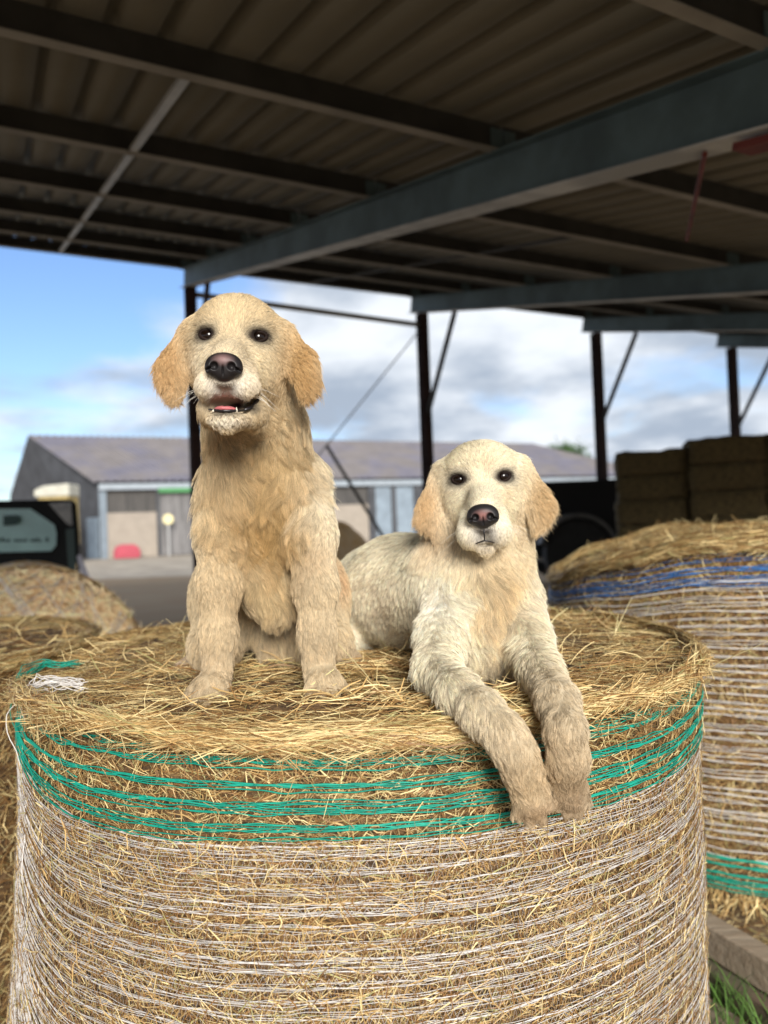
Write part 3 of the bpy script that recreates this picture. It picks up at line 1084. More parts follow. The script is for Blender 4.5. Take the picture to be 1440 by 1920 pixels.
wz2 = [.60 + k * .026 for k in range(28)]
wz2 = [z for z in wz2 if z < 1.28] + [.36 + k * .026 for k in range(9)]
def slump(v):
    v = v.copy()
    q = ((v[:, 0] - 1.52) * -.985 + (v[:, 1] - 3.22) * .17) / .775
    u_ = np.clip((v[:, 2] - .19) / 1.2, 0, 1.1)
    v[:, 2] += .012 * np.sin(v[:, 0] * 11) * np.sin(v[:, 1] * 9 + 1) * u_ ** 3
    v[:, 2] -= .15 * np.clip((q - .1) / .9, 0, 1.2) ** 1.6 * u_ ** 3
    v[:, 0] -= .03 * np.clip(q, 0, 1) * np.sin(u_ * 3.14)
    return v


bale('round_bale', 1.52, 3.22, .775, .19, 1.385, 11, 'upright round straw bale on timbers at right with blue net lines near its top',
     26000, 14000, 14000, (wz2 + [.335], 2, .003, .0022), None, greenlow=([.245, .272, .300, .325, .222], 4, .003, .0026), blue=([1.368, 1.352, 1.330, 1.308, 1.288, 1.27], 2, .005, .0026),
     cap=.03, capz=.035, sw=1.9, zig=False, bright=.92, aw=1.7, warp=slump)
bale('round_bale', -1.76, 2.35, .76, 0, 1.15, 21, 'shaded upright round bale at the far left edge standing close behind the foreground bale',
     20000, 12000, 9000, None, None, sw=1.8, bright=.85, aw=1.7)

# loose straw trodden into the ground round the right bale and hanging from its lower edge
r = np.random.default_rng(77)
N = 5000
p = np.stack([1.35 + r.normal(size=N) * .55, 2.55 + r.normal(size=N) * .45, .006 + r.random(N) * .012], 1)
ph = r.random(N) * 6.28
s1 = stalks(p, np.stack([np.cos(ph), np.sin(ph), r.normal(size=N) * .08], 1), np.tile(Z, (N, 1)), .03 + .12 * r.random(N) ** 2, .0015 + .002 * r.random(N), .15, r, straw_cols(N, r, .9, .3, .3))
link('loose_straw', mesh_np('loose_straw', *s1), M_straw)
meta(bpy.data.objects['loose_straw'], 'loose straw strewn over the ground in front of the right bale', 'straw', kind='stuff')
N = 500
a_ = math.atan2(-1, -.35) + r.normal(size=N) * .9
p = np.stack([1.52 + .775 * np.cos(a_), 3.22 + .775 * np.sin(a_), .20 - r.random(N) * .03], 1)
d = np.stack([np.cos(a_) * .5 + r.normal(size=N) * .5, np.sin(a_) * .5 + r.normal(size=N) * .5, -.5 - .5 * r.random(N)], 1)
s1 = stalks(p, d, np.stack([np.cos(a_), np.sin(a_), 0 * a_], 1), .05 + .10 * r.random(N), .0025 + .003 * r.random(N), .15, r, straw_cols(N, r, 1, .2, .4))
link('fringe', mesh_np('fringe', *s1), M_straw, bpy.data.objects['round_bale.001'])['kind'] = 'stuff'

# bale lying on its side, left, farther back
r = np.random.default_rng(31)
lc = P(48, 1000, 4.4)
LR, LW = .66, 1.2
lb = empty('round_bale', (lc[0], 4.4, 0), 'netted round bale lying on its side below the black vehicle at left', 'round bale', 'round straw bales wrapped in net')
ax = np.array([-.45, .89, 0]); ax /= np.linalg.norm(ax)
sx_ = np.array([ax[1], -ax[0], 0])
c0 = np.array([lc[0], 4.4, LR])
V, F = [], []
na = 96
prof_ = [(0.0, 0.0), (.3, -.03), (.6, -.035), (.85, -.02), (.97, .01), (1.0, .06), (1.01, .4), (1.012, .6), (1.01, .9), (1.0, 1.14), (.95, 1.2), (.5, 1.2), (0.0, 1.2)]
for pr, pz in prof_:
    for j in range(na):
        a_ = 2 * math.pi * j / na
        rr = LR * pr * (1 + .01 * math.sin(5 * a_)) + (r.normal() * .004 if pr else 0)
        V.append(c0 + ax * pz + (sx_ * math.cos(a_) + Z * math.sin(a_)) * rr)
for i in range(len(prof_) - 1):
    for j in range(na):
        q = (j + 1) % na
        F.append((i * na + j, (i + 1) * na + j, (i + 1) * na + q, i * na + q))
M_core2 = mat_plain('bale_end', (0.68, 0.52, 0.34), 0.95, noise=0.2, scale=16, bump=.5, col2=(0.8, 0.66, 0.50))
link('core', mesh_np('core', V, F, smooth=True), M_core2, lb)
N = 9000
a_ = r.random(N) * 2 * math.pi
rad = np.sqrt(r.random(N)) * LR
rv = sx_ * np.cos(a_)[:, None] + Z * np.sin(a_)[:, None]
tv = -sx_ * np.sin(a_)[:, None] + Z * np.cos(a_)[:, None]
p = c0 + rv * rad[:, None] - ax * (.035 + .02 * r.random((N, 1)))
phi = r.normal(size=N) * .7
d = tv * np.cos(phi)[:, None] + rv * np.sin(phi)[:, None]
s1 = stalks(p, d, np.tile(-ax, (N, 1)), .04 + .12 * r.random(N) ** 2, .003 + .003 * r.random(N), .1, r, np.clip(straw_cols(N, r, 1.25, .15, .5) * [1, .98, 1.2], 0, 1))
N = 9000
a_ = r.random(N) * math.pi
rv = sx_ * np.cos(a_)[:, None] + Z * np.sin(a_)[:, None]
tv = -sx_ * np.sin(a_)[:, None] + Z * np.cos(a_)[:, None]
p = c0 + rv * (LR * 1.015 + r.random((N, 1)) * .012) + ax * (r.random((N, 1)) * 1.2)
phi = r.normal(size=N) * .5
d = tv * np.cos(phi)[:, None] + ax * np.sin(phi)[:, None]
s2 = stalks(p, d, rv, .04 + .10 * r.random(N) ** 2, .003 + .003 * r.random(N), .1, r, straw_cols(N, r, 1.0, .3, .2))
V, F, Cc = cat([s1, s2])
link('straw', mesh_np('straw', V, F, Cc), M_straw, lb)['kind'] = 'stuff'
m = MB()
for k in range(26):
    pz = .12 + k * .042
    pts = [c0 + ax * (pz + .006 * math.sin(9 * t_ + k)) + (sx_ * math.cos(t_) + Z * math.sin(t_)) * (LR * 1.03) for t_ in np.linspace(0, math.pi, 40)]
    m.tube(pts, .003, 4)
for k in range(60):     # slack net over the near end
    t0_ = r.random() * 6.28; t1_ = t0_ + r.normal() * .8 + math.pi * .8
    a = c0 - ax * .062 + (sx_ * math.cos(t0_) + Z * math.sin(t0_)) * LR * .97
    b = c0 - ax * .062 + (sx_ * math.cos(t1_) + Z * math.sin(t1_)) * LR * .97
    m.tube([a, (a + b) / 2 - ax * .01, b], .0022, 4)
m.build('net', M_netw, lb, smooth=True)
# ------------------------------------------------------------------ signed-distance modelling of the dogs
def rotm(yaw, pitch, roll):
    """yaw about Z, pitch about X (positive lifts the nose, forward is -Y), roll about Y"""
    cy_, sy_ = math.cos(yaw), math.sin(yaw)
    cx_, sx2 = math.cos(pitch), math.sin(pitch)
    cz_, sz2 = math.cos(roll), math.sin(roll)
    Rz = np.array([[cy_, -sy_, 0], [sy_, cy_, 0], [0, 0, 1]])
    Rx = np.array([[1, 0, 0], [0, cx_, sx2], [0, -sx2, cx_]])
    Ry = np.array([[cz_, 0, sz2], [0, 1, 0], [-sz2, 0, cz_]])
    return Rz @ Rx @ Ry


class SDF:
    def __init__(s, lo, hi, h):
        s.lo, s.h = np.array(lo, float), h
        s.n = np.ceil((np.array(hi) - s.lo) / h).astype(int) + 1
        s.g = np.full(tuple(s.n), 0.12, dtype=np.float32)
        s.ax = [s.lo[i] + h * np.arange(s.n[i]) for i in range(3)]

    def sub(s, lo, hi):
        a = np.clip(((np.array(lo) - s.lo) / s.h).astype(int), 0, s.n - 1)
        b = np.clip(((np.array(hi) - s.lo) / s.h).astype(int) + 2, 1, s.n)
        sl = tuple(slice(a[i], b[i]) for i in range(3))
        G = np.meshgrid(*[s.ax[i][sl[i]].astype(np.float32) for i in range(3)], indexing='ij')
        return sl, G

    def put(s, sl, d, k, mode='add'):
        a = s.g[sl]
        if mode == 'cut':
            d = -d
            hh = np.clip(.5 - .5 * (d - a) / k * -1, 0, 1)
            # smooth max
            hh = np.clip(.5 + .5 * (d - a) / k, 0, 1)
            s.g[sl] = a * (1 - hh) + d * hh + k * hh * (1 - hh)
        else:
            hh = np.clip(.5 + .5 * (d - a) / k, 0, 1)
            s.g[sl] = d * (1 - hh) + a * hh - k * hh * (1 - hh)

    def ell(s, c, r, M=None, k=.02, mode='add'):
        c, r = np.array(c, float), np.array(r, float)
        e = r.max() + .06
        sl, G = s.sub(c - e, c + e)
        q = [G[i] - c[i] for i in range(3)]
        if M is not None:
            q = [M[0, i] * q[0] + M[1, i] * q[1] + M[2, i] * q[2] for i in range(3)]
        k0 = np.sqrt(sum((q[i] / r[i]) ** 2 for i in range(3)))
        k1 = np.sqrt(sum((q[i] / r[i] ** 2) ** 2 for i in range(3)))
        s.put(sl, k0 * (k0 - 1) / np.maximum(k1, 1e-6), k, mode)

    def cone(s, a, b, ra, rb, k=.02, mode='add', flat=None):
        a, b = np.array(a, float), np.array(b, float)
        e = max(ra, rb) + .06
        sl, G = s.sub(np.minimum(a, b) - e, np.maximum(a, b) + e)
        ab = b - a
        L2 = float(ab @ ab) + 1e-12
        t = np.clip(sum((G[i] - a[i]) * ab[i] for i in range(3)) / L2, 0, 1)
        d = np.sqrt(sum((G[i] - a[i] - ab[i] * t) ** 2 for i in range(3))) - (ra + (rb - ra) * t)
        s.put(sl, d, k, mode)

    def chain(s, pts, k=.02):
        for (a, ra), (b, rb) in zip(pts[:-1], pts[1:]):
            s.cone(a, b, ra, rb, k)

    def smooth(s, n=1):
        for _ in range(n):
            for i in range(3):
                g = s.g
                a = np.roll(g, 1, i); b = np.roll(g, -1, i)
                s.g = (.25 * a + .5 * g + .25 * b).astype(np.float32)

    def mesh(s):
        g = s.g
        n = s.n
        ins = g < 0
        cnt = np.zeros(tuple(n - 1), dtype=np.int8)
        corners = [(i, j, k) for i in (0, 1) for j in (0, 1) for k in (0, 1)]
        for c in corners:
            cnt += ins[c[0]:n[0] - 1 + c[0], c[1]:n[1] - 1 + c[1], c[2]:n[2] - 1 + c[2]]
        act = (cnt > 0) & (cnt < 8)
        idx = np.argwhere(act)
        vid = -np.ones(tuple(n - 1), dtype=np.int64)
        vid[act] = np.arange(len(idx))
        acc = np.zeros((len(idx), 3)); num = np.zeros(len(idx))
        cv = {c: g[idx[:, 0] + c[0], idx[:, 1] + c[1], idx[:, 2] + c[2]] for c in corners}
        for c in corners:
            for a_ in range(3):
                if c[a_] == 0:
                    d = list(c); d[a_] = 1; d = tuple(d)
                    v0, v1 = cv[c], cv[d]
                    m = (v0 < 0) != (v1 < 0)
                    t = v0 / np.where(m, v0 - v1, 1)
                    p = np.tile(np.array(c, float), (len(idx), 1))
                    p[:, a_] += t
                    acc[m] += p[m]; num[m] += 1
        V = (idx + acc / num[:, None]) * s.h + s.lo
        F = []
        for a_ in range(3):
            b_, c_ = (a_ + 1) % 3, (a_ + 2) % 3
            sl0 = [slice(None)] * 3; sl1 = [slice(None)] * 3
            sl0[a_] = slice(0, n[a_] - 1); sl1[a_] = slice(1, n[a_])
            A_, B_ = ins[tuple(sl0)], ins[tuple(sl1)]
            e = np.argwhere(A_ != B_)
            ok = (e[:, b_] > 0) & (e[:, c_] > 0) & (e[:, b_] < n[b_] - 1) & (e[:, c_] < n[c_] - 1)
            e = e[ok]
            def vv(db, dc):
                q = e.copy(); q[:, b_] += db; q[:, c_] += dc
                return vid[q[:, 0], q[:, 1], q[:, 2]]
            quad = np.stack([vv(-1, -1), vv(0, -1), vv(0, 0), vv(-1, 0)], 1)
            fl = A_[e[:, 0], e[:, 1], e[:, 2]]
            quad[~fl] = quad[~fl][:, ::-1]
            F.append(quad)
        F = np.concatenate(F)
        # normals from the field
        gx = np.gradient(g, s.h)
        N = np.stack([s.sample(gx[i], V) for i in range(3)], 1)
        N /= np.maximum(np.linalg.norm(N, axis=1), 1e-9)[:, None]
        return V, F, N

    def sample(s, f, V):
        q = (V - s.lo) / s.h
        i = np.clip(np.floor(q).astype(int), 0, s.n - 2)
        t = q - i
        o = 0
        for c in [(a, b, d) for a in (0, 1) for b in (0, 1) for d in (0, 1)]:
            w = np.prod([t[:, k] if c[k] else 1 - t[:, k] for k in range(3)], axis=0)
            o = o + w * f[i[:, 0] + c[0], i[:, 1] + c[1], i[:, 2] + c[2]]
        return o


def keep_largest(V, F, N):
    par = np.arange(len(V))
    lab = np.arange(len(V))
    for _ in range(400):
        m = lab[F].min(1)
        new = lab.copy()
        for k in range(4):
            np.minimum.at(new, F[:, k], m)
        new = new[new]
        if (new == lab).all(): break
        lab = new
    u, c = np.unique(lab, return_counts=True)
    keep = lab == u[c.argmax()]
    mp_ = np.cumsum(keep) - 1
    Fk = F[keep[F].all(1)]
    return V[keep], mp_[Fk], N[keep]


def unit(a):
    return a / np.maximum(np.linalg.norm(a, axis=-1, keepdims=True), 1e-9)


class Field:
    """guides: position -> vector, inverse-distance blended"""
    def __init__(s, g, sig=.05):
        s.p = np.array([x[0] for x in g], float); s.v = np.array([x[1] for x in g], float); s.sig = sig

    def __call__(s, q):
        out = np.zeros((len(q), s.v.shape[1]))
        for i in range(0, len(q), 20000):
            d2 = ((q[i:i + 20000, None] - s.p[None]) ** 2).sum(-1)
            w = 1 / (d2 + s.sig ** 2 * .08) ** 2
            out[i:i + 20000] = (w[..., None] * s.v[None]).sum(1) / w.sum(1)[:, None]
        return out


def blobs(q, base, bl):
    out = np.tile(np.array(base, float), (len(q), 1))
    for p, r, c, st in bl:
        r = np.array(r, float)
        d2 = (((q - np.array(p)) / r) ** 2).sum(1)
        w = np.minimum(np.exp(-d2 * 1.2) * st, 1.0)[:, None]
        out = out * (1 - w) + np.array(c) * w
    return out


def fur(name, parent, V, F, N, count, weight, length, flow, color, mat, seed, lift=.35, clump=(26, .55), wave=None, rad=.00030, K=6, grav=.12, tv=(.10, .34)):
    """hair curves rooted on the mesh; weight/length/lift functions of position, flow a Field"""
    r = np.random.default_rng(seed)
    T = np.concatenate([F[:, [0, 1, 2]], F[:, [0, 2, 3]]])
    a, b, c = V[T[:, 0]], V[T[:, 1]], V[T[:, 2]]
    ar = np.linalg.norm(np.cross(b - a, c - a), axis=1)
    w = ar * weight((a + b + c) / 3, unit(N[T].mean(1)))
    cs = np.cumsum(w)
    ti = np.searchsorted(cs, r.random(count) * cs[-1])
    ti = np.clip(ti, 0, len(T) - 1)
    u = r.random(count); v = r.random(count)
    fl = u + v > 1
    u[fl], v[fl] = 1 - u[fl], 1 - v[fl]
    p = a[ti] + (b - a)[ti] * u[:, None] + (c - a)[ti] * v[:, None]
    n = unit(N[T[ti, 0]] * (1 - u - v)[:, None] + N[T[ti, 1]] * u[:, None] + N[T[ti, 2]] * v[:, None])
    Ls = length(p)
    keep = Ls > .0005
    p, n, Ls = p[keep], n[keep], Ls[keep]
    M = len(p)
    t = flow(p)
    t = t - n * (t * n).sum(1)[:, None]
    t = unit(t)
    side = np.cross(n, t)
    # coherent swirl of the coat
    sw = .28 * (np.sin(p[:, 0] * 61 + p[:, 2] * 37) + np.sin(p[:, 2] * 83 - p[:, 0] * 47 + 2)) * np.clip(Ls / .03, .2, 1.3)
    t = t * np.cos(sw)[:, None] + side * np.sin(sw)[:, None]
    t = unit(t + side * (r.normal(size=M) * .10)[:, None])
    side = np.cross(n, t)
    Lh = Ls * (.75 + .5 * r.random(M)) * np.where(r.random(M) < .06, 1.5, 1.0)
    li = lift * (.7 + .6 * r.random(M)) + .0019 / np.maximum(Ls, .004)
    d0 = unit(t + n * li[:, None])
    pts = np.zeros((M, K, 3))
    pts[:, 0] = p - n * .0003
    g = np.array([0, 0, -1.0])
    for k in range(1, K):
        s_ = k / (K - 1)
        d = unit(d0 * (1 - .35 * s_) + t * (.45 * s_) - n * (li * .40 * s_)[:, None] + g * grav * s_)
        pts[:, k] = pts[:, k - 1] + d * (Lh / (K - 1))[:, None]
    # clumps
    per, cst = clump
    nc = max(10, M // per)
    ci = r.choice(M, nc, replace=False)
    kd = kdtree.KDTree(nc)
    for i, q in enumerate(ci):
        kd.insert(p[q], i)
    kd.balance()
    own = np.array([kd.find(q)[1] for q in p])
    lead = ci[own]
    dist = np.linalg.norm(p - p[lead], axis=1)
    ok = (dist < .02 + Ls * .4) & ((n * n[lead]).sum(1) > .5)
    if wave is not None:
        amp, fr = wave(p)
        ph = r.random(nc)[own] * 6.28 + r.normal(size=M) * .25
        fa = fr * (.75 + .5 * r.random(nc)[own])
        for k in range(1, K):
            s_ = k / (K - 1)
            x_ = np.sin(fa * s_ * 6.28 + ph) - np.sin(ph)
            y_ = np.cos(fa * s_ * 6.28 + ph) - np.cos(ph)
            pts[:, k] += side * (amp * x_ * s_ ** .5)[:, None] + n * (amp * .45 * y_ * s_)[:, None]
    cf_ = cst * (.6 + .6 * r.random(nc)[own]) * ok
    for k in range(1, K):
        s_ = k / (K - 1)
        tgt = pts[lead, k]
        pts[:, k] += (tgt - pts[:, k]) * (cf_ * s_ ** 1.2)[:, None]
    col = color(p)
    tone = (1 + tv[0] * (2 * r.random(nc) - 1))[own] * (1 + tv[1] * (2 * r.random(M) - 1))
    col = np.clip(col * tone[:, None], 0, .95)
    cu_ = bpy.data.hair_curves.new(name)
    cu_.add_curves([K] * M)
    cu_.attributes['position'].data.foreach_set('vector', pts.astype(np.float32).ravel())
    ra = cu_.attributes.get('radius') or cu_.attributes.new('radius', 'FLOAT', 'POINT')
    rr = np.array([1, .95, .85, .65, .42, .10])[:K] if K == 6 else np.linspace(1, .1, K)
    ra.data.foreach_set('value', (np.repeat(rad * (.7 + .6 * r.random(M)) * (1 + .6 * np.clip((.012 - Ls) / .005, 0, 1)), K) * np.tile(rr, M)).astype(np.float32))
    ca = cu_.attributes.new('col', 'FLOAT_COLOR', 'CURVE')
    c4 = np.ones((M, 4), dtype=np.float32)
    c4[:, :3] = col
    ca.data.foreach_set('color', c4.ravel())
    cu_.materials.append(mat)
    o = bpy.data.objects.new(name, cu_)
    C.objects.link(o)
    o.parent = parent
    o.matrix_parent_inverse = Matrix.Translation(-Vector(parent.location))
    return o


M_fur = bpy.data.materials.new('fur')
M_fur.use_nodes = True
t = M_fur.node_tree
b_ = t.nodes['Principled BSDF']
at = nd(t, 'ShaderNodeAttribute', _attribute_name='col')
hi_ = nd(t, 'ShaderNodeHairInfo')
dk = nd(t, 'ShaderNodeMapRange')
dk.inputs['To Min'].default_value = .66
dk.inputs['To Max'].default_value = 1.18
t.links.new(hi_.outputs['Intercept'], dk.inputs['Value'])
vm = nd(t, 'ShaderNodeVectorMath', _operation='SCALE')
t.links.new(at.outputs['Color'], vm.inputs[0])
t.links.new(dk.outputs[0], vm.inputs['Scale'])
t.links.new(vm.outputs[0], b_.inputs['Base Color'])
b_.inputs['Roughness'].default_value = .55
b_.inputs['Specular IOR Level'].default_value = .3
tr_ = nd(t, 'ShaderNodeBsdfTranslucent')
t.links.new(vm.outputs[0], tr_.inputs['Color'])
ms = nd(t, 'ShaderNodeMixShader', Fac=.22)
t.links.new(b_.outputs[0], ms.inputs[1])
t.links.new(tr_.outputs[0], ms.inputs[2])
t.links.new(ms.outputs[0], t.nodes['Material Output'].inputs[0])
M_skin = mat_attr('coat_base', .8, .1)
M_eye = mat_plain('eye', (0.007, 0.0035, 0.002), 0.08, noise=.2, scale=80, spec=.35)
M_lid = mat_plain('eyelid', (0.018, 0.011, 0.009), 0.75, noise=.2, scale=60, spec=.12)
M_nose = mat_attr("nose_leather", .5, .35)
M_tongue = mat_plain('tongue', (0.55, 0.16, 0.17), 0.35, noise=.12, scale=90, bump=.3)
M_lip = mat_plain('lip', (0.012, 0.010, 0.011), 0.35, noise=.2, scale=60)
M_tooth = mat_plain('tooth', (0.75, 0.68, 0.55), 0.3, noise=.05)
M_whisk = mat_plain('whisker', (0.75, 0.72, 0.65), 0.4, noise=.05)


def head(sd, O, M, sc=1.0, open_=False, ears=((0, 0, 0), (0, 0, 0)), crown=0):
    """adds a retriever head to the field; O is the point between the eyes, units of millimetres"""
    def w(p): return O + M @ (np.array(p, float) * .001 * sc)
    def E(c, r, k=14, mode='add', Q=None):
        sd.ell(w(c), np.array(r) * .001 * sc, M if Q is None else M @ Q, k * .001 * sc, mode)
    def Cn(a, b, ra, rb, k=14, mode='add'):
        sd.cone(w(a), w(b), ra * .001 * sc, rb * .001 * sc, k * .001 * sc, mode)
    E((0, 64, 2), (78, 82, 73 + crown), 20)                 # cranium
    E((0, 38, 22), (62, 48, 46 + crown), 20)                # forehead
    for q in (-1, 1):
        E((q * 36, 16, 16), (22, 20, 12), 10)       # brow
        E((q * 44, 52, -36), (31, 50, 46), 20)      # cheek
        E((q * 30, 18, -28), (22, 26, 24), 16)      # under the eye
    E((0, 22, -22), (38, 36, 40), 20)
    Cn((0, 5, -22), (0, -72, -57), 26, 21, 16)      # bridge of the muzzle
    E((0, -30, -78 + (5 if open_ else 0)), (45, 54, 38 - (4 if open_ else 0)), 16)              # muzzle
    for q in (-1, 1):
        E((q * 26, -44, -103 + (8 if open_ else 0)), (24, 36, 30 - (6 if open_ else 0)), 8)   # flews
    E((0, -78, -78), (22, 14, 22), 8)
    if open_:
        Cn((0, 40, -108), (0, -44, -149), 30, 19, 14)
        E((2, -34, -146), (34, 38, 13), 10)
        E((-32, 8, -122), (22, 42, 26), 16)
        E((34, 8, -122), (24, 42, 28), 16)
        E((-1, -56, -122), (25, 44, 15.5), 4, 'cut')
        E((34, -24, -114), (14, 30, 6.5), 4, 'cut', rotm(0, 0, -.6))
    else:
        Cn((0, 30, -112), (0, -48, -128), 28, 18, 8)
        E((0, -72, -125), (2.5, 18, 14), 4, 'cut')  # groove under the nose
        E((0, -62, -124), (15, 14, 3), 3, 'cut')
    for q in (-1, 1):
        E((q * 40.5, 3, -.5), (14, 11, 10), 4, 'cut')  # eye socket
    for q in (-1, 1):
        # ear flap: attached high on the side, hanging and fanning out
        B1 = rotm(q * -.30, 0, q * -.14)
        eo, et, ez = ears[0 if q < 0 else 1]
        E((q * 78, 60, 12), (19, 34, 30), 24, Q=B1)
        E((q * (91 + eo * .4), 48, -17 + ez * .4), (20, 11, 42), 16, Q=rotm(q * -.30, 0, q * -.30))
        E((q * (103 + eo), 42, -52 + ez), (25, 8, 36), 12, Q=rotm(q * -.30, 0, q * -.12))
        E((q * (97 + et), 40, -82 + ez), (13, 6, 24), 14, Q=rotm(q * -.25, 0, q * .16))
    return w


def head_bits(root, O, M, sc, w, open_, seed, nosecol):
    mk = lambda p: w(p)
    for q in (-1, 1):
        # eyeball
        me = bpy.data.meshes.new('eye')
        import bmesh
        bm = bmesh.new()
        bmesh.ops.create_uvsphere(bm, u_segments=32, v_segments=20, radius=.0145 * sc)
        for v in bm.verts:
            v.co = Vector(M @ np.array(v.co)) + Vector(w((q * 40.5, 10, -.5)))
        bm.to_mesh(me); bm.free()
        me.polygons.foreach_set('use_smooth', np.ones(len(me.polygons), dtype=bool))
        link('eye', me, M_eye, root)
        # dark eyelid rim
        m = MB()
        pts = []
        for k in range(25):
            a_ = 2 * math.pi * k / 24
            x_ = math.cos(a_) * 13.8
            z_ = -.5 + math.sin(a_) * (8.4 if math.sin(a_) > 0 else 7.8) + 2.0 * math.cos(a_) * q
            y_ = -1.6 + (x_ / 13.8) ** 2 * 6 + (z_ / 9) ** 2 * 2.0
            pts.append(w((q * 40.5 + x_, y_, z_)))
        m.tube(pts, .0034 * sc, 8)
        m.build('eyelid', M_lid, root, smooth=True)
    # nose leather
    s2 = SDF(w((0, -88, -68)) - .045 * sc, w((0, -88, -68)) + .045 * sc, .0009)
    def E(c, r, k, mode='add', Q=None):
        s2.ell(w((c[0] * 1.13, c[1] - 1, (c[2] + 72) * 1.13 - 76)), np.array(r) * .00113 * sc, M if Q is None else M @ Q, k * .001, mode)
    E((0, -88, -64), (23, 15, 14), 4)
    E((0, -86, -74), (17, 14, 15), 6)
    for q in (-1, 1):
        E((q * 14, -89, -71), (11.5, 13, 12), 5)
        E((q * 11.5, -104, -71), (5.2, 9, 5.5), 2.5, 'cut')
        E((q * 20, -99, -75), (6, 6, 2.0), 2, 'cut', rotm(0, 0, q * .5))
    E((0, -103, -82), (1.3, 6, 12), 2, 'cut')
    V, F, N = s2.mesh()
    V, F, N = keep_largest(V, F, N)
    loc = (V - O) @ M / (.001 * sc)
    d = np.sqrt((loc[:, 0] / 17) ** 2 + ((loc[:, 2] + nosecol[1]) / 10) ** 2)
    k = np.clip(1.2 - d, 0, 1)[:, None] ** 1.2
    # dark nostrils
    nz_ = np.minimum(np.hypot(loc[:, 0] - 13, loc[:, 2] + 75), np.hypot(loc[:, 0] + 13, loc[:, 2] + 75))
    k = k * np.clip((nz_ - 5) / 4, 0, 1)[:, None]
    col = np.array([.014, .012, .013]) * (1 - k) + np.array(nosecol[0]) * k
    col *= (.9 + .2 * np.random.default_rng(1).random((len(V), 1)))
    link('nose', mesh_np('nose', V, F, col, smooth=True), M_nose, root)
    if open_:
        s3 = SDF(w((0, -40, -130)) - .055, w((0, -40, -130)) + .055, .0012)
        s3.ell(w((-1, -44, -133)), np.array([20, 30, 7]) * .001 * sc, M, .003)
        s3.ell(w((-1, -56, -125.5)), np.array([2, 24, 4]) * .001 * sc, M, .003, 'cut')
        V, F, N = s3.mesh()
        link('tongue', mesh_np('tongue', V, F, smooth=True), M_tongue, root)
        m = MB()
        pts = [w((x_, -70 + (abs(x_) / 30) ** 2.2 * 30, -137 + (x_ / 30) ** 2 * 7)) for x_ in np.linspace(-29, 29, 19)]
        m.tube(pts, [.0014 + .0012 * math.sin(math.pi * i / 18) + .0003 * math.sin(i * 2.3) for i in range(19)], 8)
        m.build('lip', M_lip, root, smooth=True)
        pts = [w(p_) for p_ in ((27, -46, -131), (32, -38, -127), (38, -28, -121), (43, -16, -112), (46, -6, -104), (47, 4, -97))]
        MB().tube(pts, [.0026, .0036, .0036, .0040, .0032, .0012], 8).build('lip', M_lip, root, smooth=True)
        for x_, h_ in ((-19, 3.5), (17, 7)):
            MB().tube([w((x_, -62, -138)), w((x_, -63, -138 + h_ * .6)), w((x_ * .98, -63, -138 + h_ * 1.2))], [.0018, .0015, .0005], 8).build('tooth', M_tooth, root, smooth=True)
    else:
        pts = [w((x_, -79 + (x_ / 30) ** 2 * 26, -117 - 10 * (abs(x_) / 30) ** 1.2)) for x_ in np.linspace(-25, 25, 17)]
        MB().tube(pts, [.0006 + .0009 * math.sin(math.pi * i / 16) for i in range(17)], 8).build('lip', M_lip, root, smooth=True)
        MB().tube([w((0, -88, -99)), w((0, -84, -107)), w((0, -79, -116))], .0013, 6).build('lip', M_lip, root, smooth=True)
    r = np.random.default_rng(seed)
    m = MB()
    for q in (-1, 1):
        for k in range(7):
            p0 = np.array([q * (34 + 4 * r.random()), -52 + 26 * r.random(), -88 - 20 * r.random()])
            d = np.array([q * (.8 + .3 * r.random()), .3 + .3 * r.random(), -.1 - .6 * r.random()])
            L_ = 22 + 30 * r.random()
            pts = [w(p0), w(p0 + d * L_ * .5 + [0, 0, 1]), w(p0 + d * L_ + [0, 0, -4])]
            MB().tube(pts, [.00035, .00028, .0001], 4).build('whisker', M_whisk, root)


